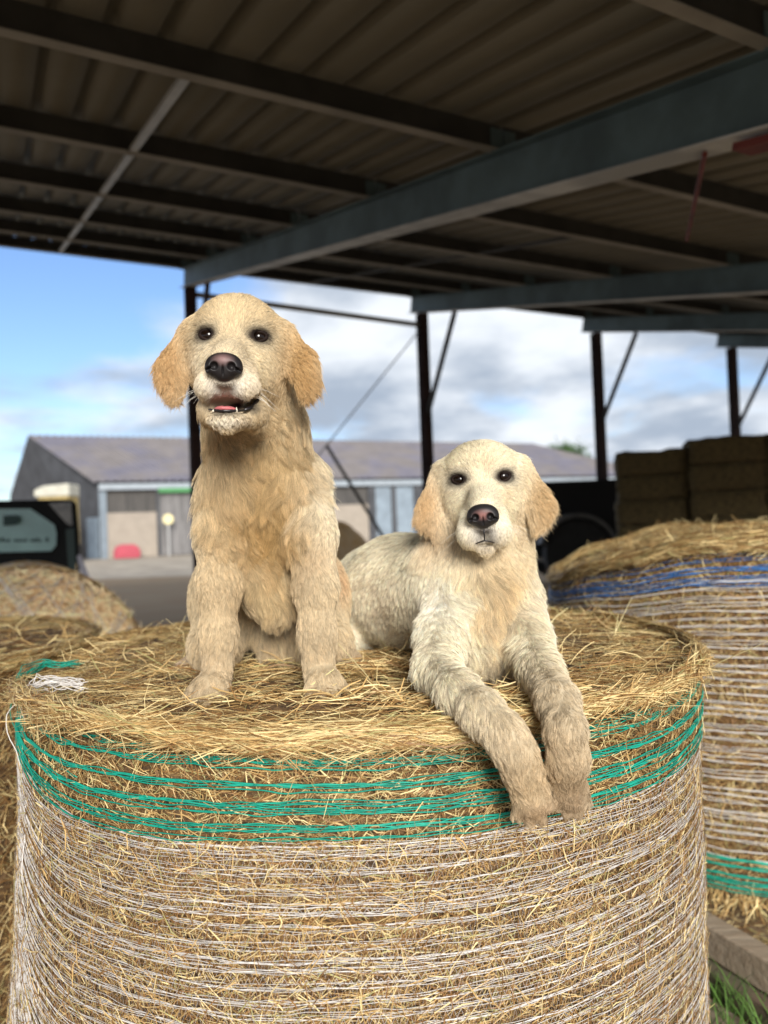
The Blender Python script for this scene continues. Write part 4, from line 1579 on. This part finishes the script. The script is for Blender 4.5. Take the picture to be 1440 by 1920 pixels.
def head_fur_fns(O, M, sc, cols, open_):
    """guides, length, colours of the head in world space"""
    def w(p): return O + M @ (np.array(p, float) * .001 * sc)
    def dv(v): return M @ np.array(v, float)
    G = []
    for q in (-1, 1):
        G += [(w((q * 8, -80, -48)), dv((q * .2, .8, .6))), (w((q * 12, -40, -38)), dv((q * .35, .8, .5))),
              (w((q * 10, -5, -8)), dv((q * .15, .4, .9))), (w((q * 8, 10, 30)), dv((q * .1, .3, 1))), (w((q * 20, 30, 65)), dv((q * .4, .8, .4))),
              (w((q * 42, 5, 22)), dv((q * .7, .4, .6))), (w((q * 65, 30, 25)), dv((q * .7, .7, -.1))), (w((q * 66, 10, -8)), dv((q * .8, .6, -.5))),
              (w((q * 32, 0, -22)), dv((q * .5, .6, -.5))), (w((q * 30, -50, -75)), dv((q * .6, .6, -.5))), (w((q * 20, -80, -95)), dv((q * .5, .1, -1))),
              (w((q * 8, -80, -108)), dv((q * .4, 0, -1))), (w((q * 30, -30, -110)), dv((q * .4, .5, -.9))), (w((q * 60, 20, -50)), dv((q * .5, .7, -.8))),
              (w((q * 50, 30, -100)), dv((q * .2, .5, -1))), (w((q * 85, 40, 45)), dv((q * .8, .1, -.8))), (w((q * 98, 30, 0)), dv((q * .5, 0, -1))),
              (w((q * 112, 30, -50)), dv((q * .45, -.05, -1))), (w((q * 100, 30, -100)), dv((q * .1, 0, -1))), (w((q * 85, 30, -60)), dv((q * -.05, 0, -1))),
              (w((q * 60, 90, 40)), dv((q * .5, .8, -.3)))]
    G += [(w((0, -60, -140)), dv((0, .3, -1))), (w((0, 0, -140)), dv((0, .7, -.8))), (w((0, 140, 0)), dv((0, .5, -1)))]
    def loc(p): return (p - O) @ M / (.001 * sc)
    def length(p):
        """metres; nan outside the head"""
        l = loc(p)
        x, y, z = np.abs(l[:, 0]), l[:, 1], l[:, 2]
        Lh = np.full(len(p), .0115)
        mz = np.clip((10 - y) / 50, 0, 1)
        Lh = Lh * (1 - mz) + .0078 * mz
        bk = np.clip((y - 30) / 50, 0, 1)
        Lh = Lh + bk * .010
        ear = np.clip((x - 76) / 14, 0, 1) * (z < 62)
        Lh = Lh * (1 - ear) + ear * (.011 + .013 * np.clip((10 - z) / 100, 0, 1) + .006 * np.clip((x - 100) / 30, 0, 1))
        ch = np.clip((-95 - z) / 30, 0, 1) * (y > 5)
        Lh = np.maximum(Lh, ch * .02)
        chk = np.clip((x - 45) / 20, 0, 1) * np.clip((-50 - z) / 30, 0, 1) * (x < 82)
        Lh = np.maximum(Lh, chk * .018)
        # bare eyes, nose, mouth
        for q in (-1, 1):
            e = np.sqrt(((l[:, 0] - q * 40.5) / 16.0) ** 2 + ((z + .5) / 12.0) ** 2)
            Lh = np.where((e < 1) & (y < 30), 0, np.where((e < 1.6) & (y < 30), Lh * .45, Lh))
        nz_ = np.sqrt((l[:, 0] / 27) ** 2 + ((z + 73) / 22) ** 2 + ((y + 90) / 16) ** 2)
        Lh = np.where(nz_ < 1, 0, np.where(nz_ < 1.4, Lh * .5, Lh))
        if open_:
            mo = np.sqrt((l[:, 0] / 27) ** 2 + ((z + 123) / 16) ** 2)
            Lh = np.where((mo < 1) & (y < -8), 0, Lh)
            ed = (x > 18) & (l[:, 0] > 0) & (np.abs((z + 133) - (l[:, 0] - 24) * 1.25) < 5) & (y < 5)
            Lh = np.where(ed, 0, Lh)
        return Lh
    return G, loc, length
# ------------------------------------------------------------------ dog sitting on the left
def dog_mesh(root, sd, smooth=1):
    sd.smooth(smooth)
    V, F, N = sd.mesh()
    return keep_largest(V, F, N)


def paw(sd, c, fwd, r=.028, up=(0, 0, 1)):
    """four toes in front of the pad at c"""
    f = np.array(fwd, float); f /= np.linalg.norm(f)
    u = np.array(up, float)
    s = np.cross(f, u); s /= np.linalg.norm(s)
    u = np.cross(s, f)
    c = np.array(c, float)
    sd.ell(c, (r * 1.05, r * 1.25, r * .85), np.stack([s, f, u], 1), .012)
    for x, y in ((-1.0, .75), (-.36, 1.2), (.36, 1.2), (1.0, .75)):
        a = c + s * x * r * .78 + f * y * r * .55
        b = c + s * x * r * 1.0 + f * y * r * 1.22 - u * r * .28
        sd.cone(a, b, r * .38, r * .33, .003)


def face_dark(w, p, loc, open_):
    pass


CR1, LT1, TN1, DK1 = (.72, .59, .39), (.84, .77, .61), (.56, .37, .18), (.36, .24, .13)
O1 = P(437, 629, 1.21)
H1 = rotm(math.radians(4.0), math.radians(1.0), math.radians(3.2))
sd = SDF((-.52, 1.10, 1.17), (.06, 2.02, 2.02), .0042)
w1 = head(sd, O1, H1, 1.0, True, ears=((3, 2, 4), (12, 22, 16)), crown=6)
c = P
# neck and chest
sd.chain([(w1((0, 95, -20)), .078), (P(480, 800, 1.40), .088), (P(490, 890, 1.43), .098)], .04)
sd.ell(P(492, 925, 1.44), (.104, .10, .11), None, .04)
sd.ell(P(499, 1030, 1.485), (.084, .10, .12), None, .05)
sd.cone(P(497, 1000, 1.54), P(500, 1120, 1.76), .100, .115, .05)
# forelegs
for pts in (
    [(P(420, 910, 1.44), .052), (P(413, 1000, 1.395), .045), (P(411, 1100, 1.375), .036), (P(409, 1190, 1.365), .030), (P(408, 1262, 1.36), .028)],
    [(P(566, 905, 1.44), .055), (P(582, 1000, 1.395), .046), (P(592, 1100, 1.375), .037), (P(595, 1190, 1.365), .031), (P(598, 1258, 1.36), .029)]):
    sd.chain(pts, .025)
for q in ((398, 1290), (608, 1288)):
    b = P(q[0], q[1], 1.335)
    b[2] = 1.226
    paw(sd, b, (-.18 if q[0] < 500 else .22, -1, -.05), .031)
# haunches and hind feet
for x, sg in ((424, -1), (592, 1)):
    sd.ell(P(x, 1125, 1.68), (.078, .13, .118), None, .04)
    k = P(x + sg * 20, 1190, 1.58); k[2] = 1.26
    sd.ell(k, (.055, .09, .06), None, .03)
    b = P(x - 38 if sg < 0 else x + 46, 1236, 1.63); b[2] = 1.228
    sd.cone(P(x + sg * 10, 1200, 1.70), b, .04, .032, .02)
    paw(sd, b + [0, -.03, 0], (sg * .25, -1, -.03), .032)
# belly fur mass between the legs
sd.ell(P(515, 1120, 1.47), (.052, .06, .055), None, .04)
sd.ell(P(535, 1190, 1.66), (.07, .08, .07), None, .04)
# tail
sd.chain([(P(560, 1190, 1.85), .035), (P(640, 1225, 1.88), .03), (P(690, 1235, 1.80), .022)], .02)
dog1 = empty('sitting_dog', (float(BC[0] - .25), 1.5, 1.2), 'golden retriever sitting upright with open mouth and pink tongue, left of the pair', 'dog', 'golden retrievers on the bale')
V1, F1, N1 = dog_mesh(dog1, sd)
G, loc1, len1 = head_fur_fns(O1, H1, 1.0, None, True)
G1 = list(G)
dn = lambda x, y, z: np.array([x, y, z], float)
for px, py, d, v in [
    (400, 820, 1.38, (-.5, 0, -1)), (560, 820, 1.38, (.5, 0, -1)), (480, 830, 1.30, (.1, 0, -1)), (440, 900, 1.34, (.25, 0, -1)), (530, 900, 1.34, (-.3, 0, -1)),
    (375, 900, 1.40, (-.3, .3, -1)), (615, 900, 1.40, (.4, .3, -1)), (485, 980, 1.34, (.05, 0, -1)), (400, 1000, 1.36, (.1, 0, -1)), (590, 1000, 1.36, (-.3, 0, -1)),
    (500, 1090, 1.38, (.25, 0, -1)), (530, 1150, 1.42, (.2, 0, -1)), (408, 1100, 1.37, (-.05, 0, -1)), (592, 1100, 1.37, (.08, 0, -1)), (408, 1220, 1.36, (-.1, 0, -1)),
    (596, 1220, 1.36, (.12, 0, -1)), (400, 1285, 1.33, (-.1, -.7, -.5)), (608, 1285, 1.33, (.1, -.7, -.5)), (370, 1150, 1.6, (-.2, 0, -1)), (640, 1120, 1.6, (.5, 0, -1)),
    (640, 1200, 1.55, (.3, 0, -1)), (520, 1200, 1.6, (0, 0, -1)), (360, 1000, 1.5, (0, .6, -1)), (630, 1000, 1.5, (0, .6, -1)), (500, 900, 1.65, (0, .5, -1)), (500, 1100, 1.9, (0, .3, -1))]:
    G1.append((P(px, py, d), np.array(v, float)))
flow1 = Field(G1)


def mk_len(loc, lenh, body, neck):
    def f(p):
        l = loc(p)
        # blend from the head into the body behind and below the skull
        inh = np.clip((-1.0 * (np.maximum(l[:, 1] - 95, 0) / 40 + np.maximum((-168 if loc is loc1 else -142) - l[:, 2], 0) / 14)) + 1, 0, 1)
        inh = inh * np.clip(1 - (np.abs(l[:, 0]) - 150) / 20, 0, 1)
        b = body(p)
        hl = lenh(p)
        out = hl * inh + b * (1 - inh)
        return np.where((hl < .0005) & (inh > .7), 0, out)
    return f


def body_len1(p):
    L_ = blobs(p, (.018, 0, 0), [
        (P(480, 860, 1.34), (.14, .12, .10), (.042, 0, 0), 1), (P(490, 930, 1.34), (.10, .12, .09), (.046, 0, 0), 1), (P(500, 1060, 1.40), (.045, .1, .10), (.034, 0, 0), .9),
        (P(530, 1130, 1.42), (.05, .08, .06), (.030, 0, 0), .9), (P(530, 1190, 1.6), (.08, .12, .05), (.035, 0, 0), .9),
        (P(408, 1160, 1.38), (.05, .08, .11), (.010, 0, 0), 1), (P(594, 1160, 1.38), (.05, .08, .11), (.010, 0, 0), 1),
        (P(400, 1275, 1.35), (.06, .08, .035), (.006, 0, 0), 1), (P(605, 1275, 1.35), (.06, .08, .035), (.006, 0, 0), 1),
        (P(360, 960, 1.45), (.03, .2, .12), (.010, 0, 0), .8), (P(635, 960, 1.45), (.03, .2, .12), (.010, 0, 0), .8)])[:, 0]
    return L_


GREY = (.70, .66, .60)


def hb(w, items):
    return [(w(p), np.array(r) * .001, c_, s_) for p, r, c_, s_ in items]


def eye_rims(w, s=.8):
    o = []
    for q in (-1, 1):
        o += [(w((q * 40.5, 4, 0)), np.array([19, 30, 13.5]) * .001, (.025, .018, .015), 2.2), (w((q * 26, 0, -6)), np.array([9, 20, 6.5]) * .001, (.05, .035, .03), s * 1.6)]
    return o


bl1 = [(P(490, 900, 1.36), (.13, .14, .14), (.52, .36, .16), .95), (P(500, 1000, 1.36), (.07, .1, .10), (.54, .36, .15), .95),  # golden chest deepened and sides paled: shading painted into the coat colour
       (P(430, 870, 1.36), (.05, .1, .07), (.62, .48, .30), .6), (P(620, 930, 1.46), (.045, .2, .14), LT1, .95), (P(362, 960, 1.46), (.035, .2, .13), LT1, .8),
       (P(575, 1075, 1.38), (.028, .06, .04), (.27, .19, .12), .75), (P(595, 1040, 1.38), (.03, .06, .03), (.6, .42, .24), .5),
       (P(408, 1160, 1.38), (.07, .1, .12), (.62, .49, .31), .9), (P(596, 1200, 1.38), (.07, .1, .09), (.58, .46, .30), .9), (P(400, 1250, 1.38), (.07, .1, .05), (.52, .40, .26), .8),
       (P(455, 1120, 1.42), (.02, .1, .06), (.36, .25, .15), .6), (P(400, 1290, 1.35), (.06, .08, .02), (.45, .34, .22), .7), (P(605, 1290, 1.35), (.06, .08, .02), (.45, .34, .22), .7),  # first blob paints the shaded recess inside the left foreleg
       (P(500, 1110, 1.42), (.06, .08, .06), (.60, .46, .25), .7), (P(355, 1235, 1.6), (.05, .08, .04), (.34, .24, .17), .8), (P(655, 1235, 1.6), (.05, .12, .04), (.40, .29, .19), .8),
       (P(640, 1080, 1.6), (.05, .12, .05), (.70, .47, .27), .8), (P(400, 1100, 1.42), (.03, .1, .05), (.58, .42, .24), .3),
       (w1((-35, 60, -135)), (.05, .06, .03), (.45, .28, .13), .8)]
bl1 += hb(w1, [((0, 40, 30), (75, 70, 50), (.74, .61, .39), .9), ((0, -35, -50), (34, 60, 35), (.82, .74, .58), .9), ((-42, 5, -45), (32, 40, 45), (.84, .76, .60), .9),
               ((42, 5, -45), (32, 40, 45), (.80, .70, .50), .85), ((0, -60, -95), (48, 44, 26), (.90, .87, .80), .97), ((-22, 5, 10), (16, 30, 14), (.80, .70, .5), .6), ((4, 0, -25), (18, 30, 20), (.66, .50, .30), .6),
               ((0, -82, -104), (20, 18, 12), (.22, .19, .17), .85), ((0, -66, -150), (36, 34, 10), (.84, .77, .64), 1.2), ((-110, 40, -30), (34, 60, 95), TN1, 1.1), ((110, 40, -30), (36, 60, 95), (.56, .37, .17), 1.1),
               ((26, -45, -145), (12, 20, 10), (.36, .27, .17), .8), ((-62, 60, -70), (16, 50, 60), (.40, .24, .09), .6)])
if True:
    bl1 += [(w1((2, -74, -139)), np.array([27, 20, 3]) * .001, (.03, .025, .025), .9), (w1((0, -60, -122)), np.array([23, 46, 9.5]) * .001, (.015, .006, .006), 3.5),  # dark lip, then mouth cavity blackened to paint the shade inside
            (w1((32, -34, -122)), np.array([13, 24, 8]) * .001, (.03, .025, .025), .95)]
    bl1 += eye_rims(w1, .6)
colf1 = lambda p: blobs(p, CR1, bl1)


def facing(p, n):
    v = unit(np.array([0, 0, CAMZ]) - p)
    return .18 + np.clip((n * v).sum(1) + .25, 0, 1)


def wt(loc, lenf):
    def f(p, n):
        l = loc(p)
        ih = (np.abs(l[:, 0]) < 150) & (l[:, 1] < 90) & (l[:, 2] > -150)
        return facing(p, n) * np.where(ih, np.where((l[:, 1] < 60) & (np.abs(l[:, 0]) < 80), 3.0, 2.0), 1.0)
    return f


def wave1(p):
    a = blobs(p, (.0012, .8, 0), [(P(485, 880, 1.34), (.13, .14, .13), (.0070, 1.2, 0), 1), (P(455, 1000, 1.34), (.09, .12, .07), (.0060, 1.1, 0), .8),
                               (w1((-108, 40, -50)), (.035, .06, .08), (.003, 1.0, 0), 1), (w1((108, 40, -50)), (.035, .06, .08), (.003, 1.0, 0), 1)])
    face = np.clip(1 - (len1(p) - .009) / .006, 0, 1) * (((loc1(p) ** 2).sum(1) < 150 ** 2))
    return a[:, 0] * (1 - face * .95), a[:, 1]


def finish(root, V, F, N, colf, lenf, flow, wavef, loc, seed, nh):
    o = link('body', mesh_np('body', V, F, colf(V) * .72, smooth=True), M_skin, root)  # base colour darkened to paint shade into gaps between hairs
    def inhead(p):
        l = loc(p)
        return (np.abs(l[:, 0]) < 150) & (l[:, 1] < 92) & (l[:, 2] > -166)
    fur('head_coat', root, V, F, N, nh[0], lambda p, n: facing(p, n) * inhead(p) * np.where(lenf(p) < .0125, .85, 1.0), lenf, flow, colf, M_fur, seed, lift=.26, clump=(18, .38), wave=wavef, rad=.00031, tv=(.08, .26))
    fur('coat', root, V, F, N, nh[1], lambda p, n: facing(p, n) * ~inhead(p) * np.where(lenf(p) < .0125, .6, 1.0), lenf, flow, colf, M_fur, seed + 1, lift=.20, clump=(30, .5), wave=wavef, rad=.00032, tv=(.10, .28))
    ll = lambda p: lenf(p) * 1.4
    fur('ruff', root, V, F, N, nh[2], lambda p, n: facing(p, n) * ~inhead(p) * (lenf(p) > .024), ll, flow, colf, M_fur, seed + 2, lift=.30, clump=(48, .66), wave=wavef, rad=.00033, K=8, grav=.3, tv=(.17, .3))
    return o


lenf1 = mk_len(loc1, len1, body_len1, None)
finish(dog1, V1, F1, N1, colf1, lenf1, flow1, wave1, loc1, 5, (120000, 150000, 45000))
head_bits(dog1, O1, H1, 1.0, w1, True, 3, ((.20, .115, .11), 65))

# ------------------------------------------------------------------ dog lying on the right
CR2, LT2 = (.88, .79, .60), (.93, .87, .73)
O2 = P(902, 896, 1.40)
H2 = rotm(math.radians(-8.5), math.radians(0), math.radians(-1.5))
sd = SDF((-.20, .96, 1.0), (.50, 2.18, 1.72), .0038)
w2 = head(sd, O2, H2, 1.0, False, ears=((2, -6, 0), (4, 5, 0)))
sd.chain([(w2((0, 95, -30)), .078), (P(903, 1020, 1.52), .094), (P(898, 1090, 1.52), .112)], .04)
sd.ell(P(905, 1130, 1.50), (.104, .12, .115), None, .04)
sd.ell(P(905, 1195, 1.44), (.10, .10, .085), None, .04)
sd.cone(P(865, 1100, 1.56), P(750, 1108, 1.78), .125, .125, .05)
sd.cone(P(750, 1108, 1.78), P(715, 1112, 1.98), .125, .12, .05)
sd.ell(P(712, 1122, 1.94), (.13, .14, .13), None, .05)
# hind leg folded
sd.ell(P(668, 1150, 1.86), (.06, .12, .10), None, .04)
b = P(640, 1215, 1.72); b[2] = 1.225
sd.cone(P(660, 1190, 1.84), b, .045, .032, .03)
paw(sd, b, (-.2, -1, 0), .032)
front_d = lambda px: None
LG = [
    [(P(852, 1120, 1.47), .056), (P(828, 1195, 1.38), .047), (P(818, 1258, 1.265), .036), (P(862, 1300, 1.125), .029), (P(904, 1334, 1.06), .026), (P(944, 1374, 1.025), .0245), (P(968, 1412, 1.025), .024), (P(979, 1448, 1.04), .022), (P(992, 1486, 1.055), .022)],
    [(P(968, 1130, 1.47), .052), (P(988, 1200, 1.38), .042), (P(1014, 1262, 1.24), .033), (P(1044, 1315, 1.10), .028), (P(1060, 1368, 1.045), .0245), (P(1067, 1425, 1.05), .023), (P(1065, 1478, 1.07), .022)]]
for pts in LG:
    sd.chain(pts, .025)
paw(sd, P(994, 1494, 1.05), (.20, -.1, -1), .025, up=(0, -1, .1))
paw(sd, P(1071, 1484, 1.07), (.0, -.1, -1), .0235, up=(0, -1, .1))
dog2 = empty('lying_dog', (.2, 1.5, 1.2), 'cream retriever lying down with closed mouth, front paws hanging over the bale edge', 'dog', 'golden retrievers on the bale')
V2, F2, N2 = dog_mesh(dog2, sd)
G, loc2, len2 = head_fur_fns(O2, H2, 1.0, None, False)
G2 = list(G)
for px, py, d, v in [
    (830, 1050, 1.45, (-.5, .3, -1)), (985, 1050, 1.45, (.4, .3, -1)), (900, 1080, 1.40, (.1, 0, -1)), (860, 1100, 1.40, (.5, 0, -1)), (950, 1100, 1.40, (-.1, 0, -1)),
    (905, 1180, 1.38, (.1, 0, -1)), (830, 1150, 1.40, (0, .1, -1)), (1000, 1150, 1.42, (.1, .2, -1)), (800, 1020, 1.6, (-1, .6, -.4)), (740, 1030, 1.75, (-1, .5, -.3)),
    (760, 1120, 1.66, (-.7, .2, -.8)), (700, 1150, 1.85, (-.5, .1, -1)), (670, 1060, 1.95, (-.9, .5, -.5)), (830, 1250, 1.33, (.2, 0, -1)), (900, 1300, 1.22, (.8, -.5, -.5)),
    (950, 1350, 1.12, (.4, -.3, -1)), (985, 1430, 1.03, (.25, 0, -1)), (1005, 1520, 1.01, (.2, 0, -1)), (1010, 1230, 1.38, (.2, -.2, -1)), (1045, 1320, 1.20, (.3, -.4, -1)),
    (1062, 1400, 1.07, (.0, 0, -1)), (1062, 1510, 1.04, (0, 0, -1)), (800, 1280, 1.36, (-.4, 0, -1)), (940, 1240, 1.38, (-.1, 0, -1)), (870, 950, 1.6, (-.4, .8, -.5))]:
    G2.append((P(px, py, d), np.array(v, float)))
flow2 = Field(G2)


def body_len2(p):
    return blobs(p, (.017, 0, 0), [
        (P(905, 1070, 1.42), (.11, .14, .10), (.034, 0, 0), 1), (P(925, 1150, 1.40), (.065, .12, .09), (.040, 0, 0), 1), (P(900, 1240, 1.4), (.09, .08, .04), (.032, 0, 0), .8),
        (P(820, 1300, 1.36), (.05, .06, .03), (.022, 0, 0), .7), (P(980, 1430, 1.06), (.06, .12, .13), (.0085, 0, 0), 1.2), (P(1058, 1420, 1.09), (.05, .12, .13), (.0085, 0, 0), 1.2), (P(1003, 1515, 1.05), (.035, .08, .024), (.0042, 0, 0), 1.3), (P(1068, 1508, 1.07), (.03, .08, .024), (.0042, 0, 0), 1.3),
        (P(760, 1190, 1.66), (.08, .08, .05), (.026, 0, 0), .8)])[:, 0]


lenf2 = mk_len(loc2, len2, body_len2, None)
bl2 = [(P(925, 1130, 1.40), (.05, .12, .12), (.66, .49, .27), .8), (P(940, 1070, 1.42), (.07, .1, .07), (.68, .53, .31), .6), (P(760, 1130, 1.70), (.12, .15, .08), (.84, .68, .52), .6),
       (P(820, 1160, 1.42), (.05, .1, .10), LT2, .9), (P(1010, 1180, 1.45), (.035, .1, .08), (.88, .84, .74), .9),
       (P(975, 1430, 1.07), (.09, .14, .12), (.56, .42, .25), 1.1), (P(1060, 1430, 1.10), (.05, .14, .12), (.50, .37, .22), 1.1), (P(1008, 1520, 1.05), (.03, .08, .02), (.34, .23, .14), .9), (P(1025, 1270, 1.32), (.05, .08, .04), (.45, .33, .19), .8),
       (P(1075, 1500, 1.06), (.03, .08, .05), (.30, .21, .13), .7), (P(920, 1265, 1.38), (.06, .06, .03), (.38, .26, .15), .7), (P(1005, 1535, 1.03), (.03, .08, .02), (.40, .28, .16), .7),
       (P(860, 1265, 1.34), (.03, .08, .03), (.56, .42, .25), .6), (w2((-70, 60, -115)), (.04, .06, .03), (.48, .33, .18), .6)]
bl2 += hb(w2, [((-110, 40, -40), (34, 60, 100), (.60, .41, .21), .95), ((112, 40, -40), (34, 60, 100), (.62, .44, .23), .95), ((0, -60, -95), (42, 46, 26), (.80, .78, .72), .9),
               ((0, 40, 40), (70, 70, 44), (.78, .70, .52), .8), ((8, 8, 4), (7, 26, 20), (.48, .25, .10), .85), ((16, 8, 22), (16, 26, 10), (.55, .34, .18), .5), ((0, -20, -38), (20, 40, 16), (.80, .77, .70), .8),
               ((0, -84, -98), (20, 22, 9), (.14, .13, .14), .9), ((0, -78, -112), (26, 22, 9), (.20, .18, .18), .7), ((0, -60, -128), (20, 20, 8), (.34, .30, .27), .5),
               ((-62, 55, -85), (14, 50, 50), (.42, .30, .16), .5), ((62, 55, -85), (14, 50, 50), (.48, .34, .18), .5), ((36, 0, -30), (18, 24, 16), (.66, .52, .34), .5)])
bl2 += eye_rims(w2, .7)
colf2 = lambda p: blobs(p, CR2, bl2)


def wave2(p):
    a = blobs(p, (.0010, .7, 0), [(P(915, 1110, 1.40), (.12, .14, .12), (.0048, 1.0, 0), 1), (w2((-108, 40, -50)), (.035, .06, .08), (.0028, 1.0, 0), 1),
                               (w2((108, 40, -50)), (.035, .06, .08), (.0028, 1.0, 0), 1)])
    face = np.clip(1 - (len2(p) - .009) / .006, 0, 1) * (((loc2(p) ** 2).sum(1) < 150 ** 2))
    return a[:, 0] * (1 - face * .95), a[:, 1]


finish(dog2, V2, F2, N2, colf2, lenf2, flow2, wave2, loc2, 9, (120000, 150000, 42000))
head_bits(dog2, O2, H2, 1.0, w2, False, 8, ((.24, .115, .105), 71))

# straw pushed up and lying over the feet and elbows
r = np.random.default_rng(55)
parts = []
for px, py, n_, sp in ((400, 1312, 60, .05), (610, 1310, 60, .05), (500, 1250, 120, .08), (360, 1262, 60, .04), (660, 1262, 70, .05), (800, 1318, 110, .05), (740, 1245, 140, .09), (915, 1310, 90, .05), (1000, 1300, 80, .05)):
    c0_ = gpt(px, py, 1.212)
    p = c0_ + np.stack([r.normal(size=n_) * sp, r.normal(size=n_) * sp * .5, np.abs(r.normal(size=n_)) * .008], 1)
    a_ = r.normal(size=n_) * .8
    d = np.stack([np.cos(a_), np.sin(a_) * .6, r.normal(size=n_) * .22], 1)
    parts.append(stalks(p, d, np.tile([0, -.5, .85], (n_, 1)), .03 + .08 * r.random(n_) ** 1.5, .0012 + .0014 * r.random(n_), .18, r, straw_cols(n_, r, 1.05, .2, .4)))
V, F, Cc = cat(parts)
link('top_straw', mesh_np('top_straw', V, F, Cc), M_straw, main)['kind'] = 'stuff'
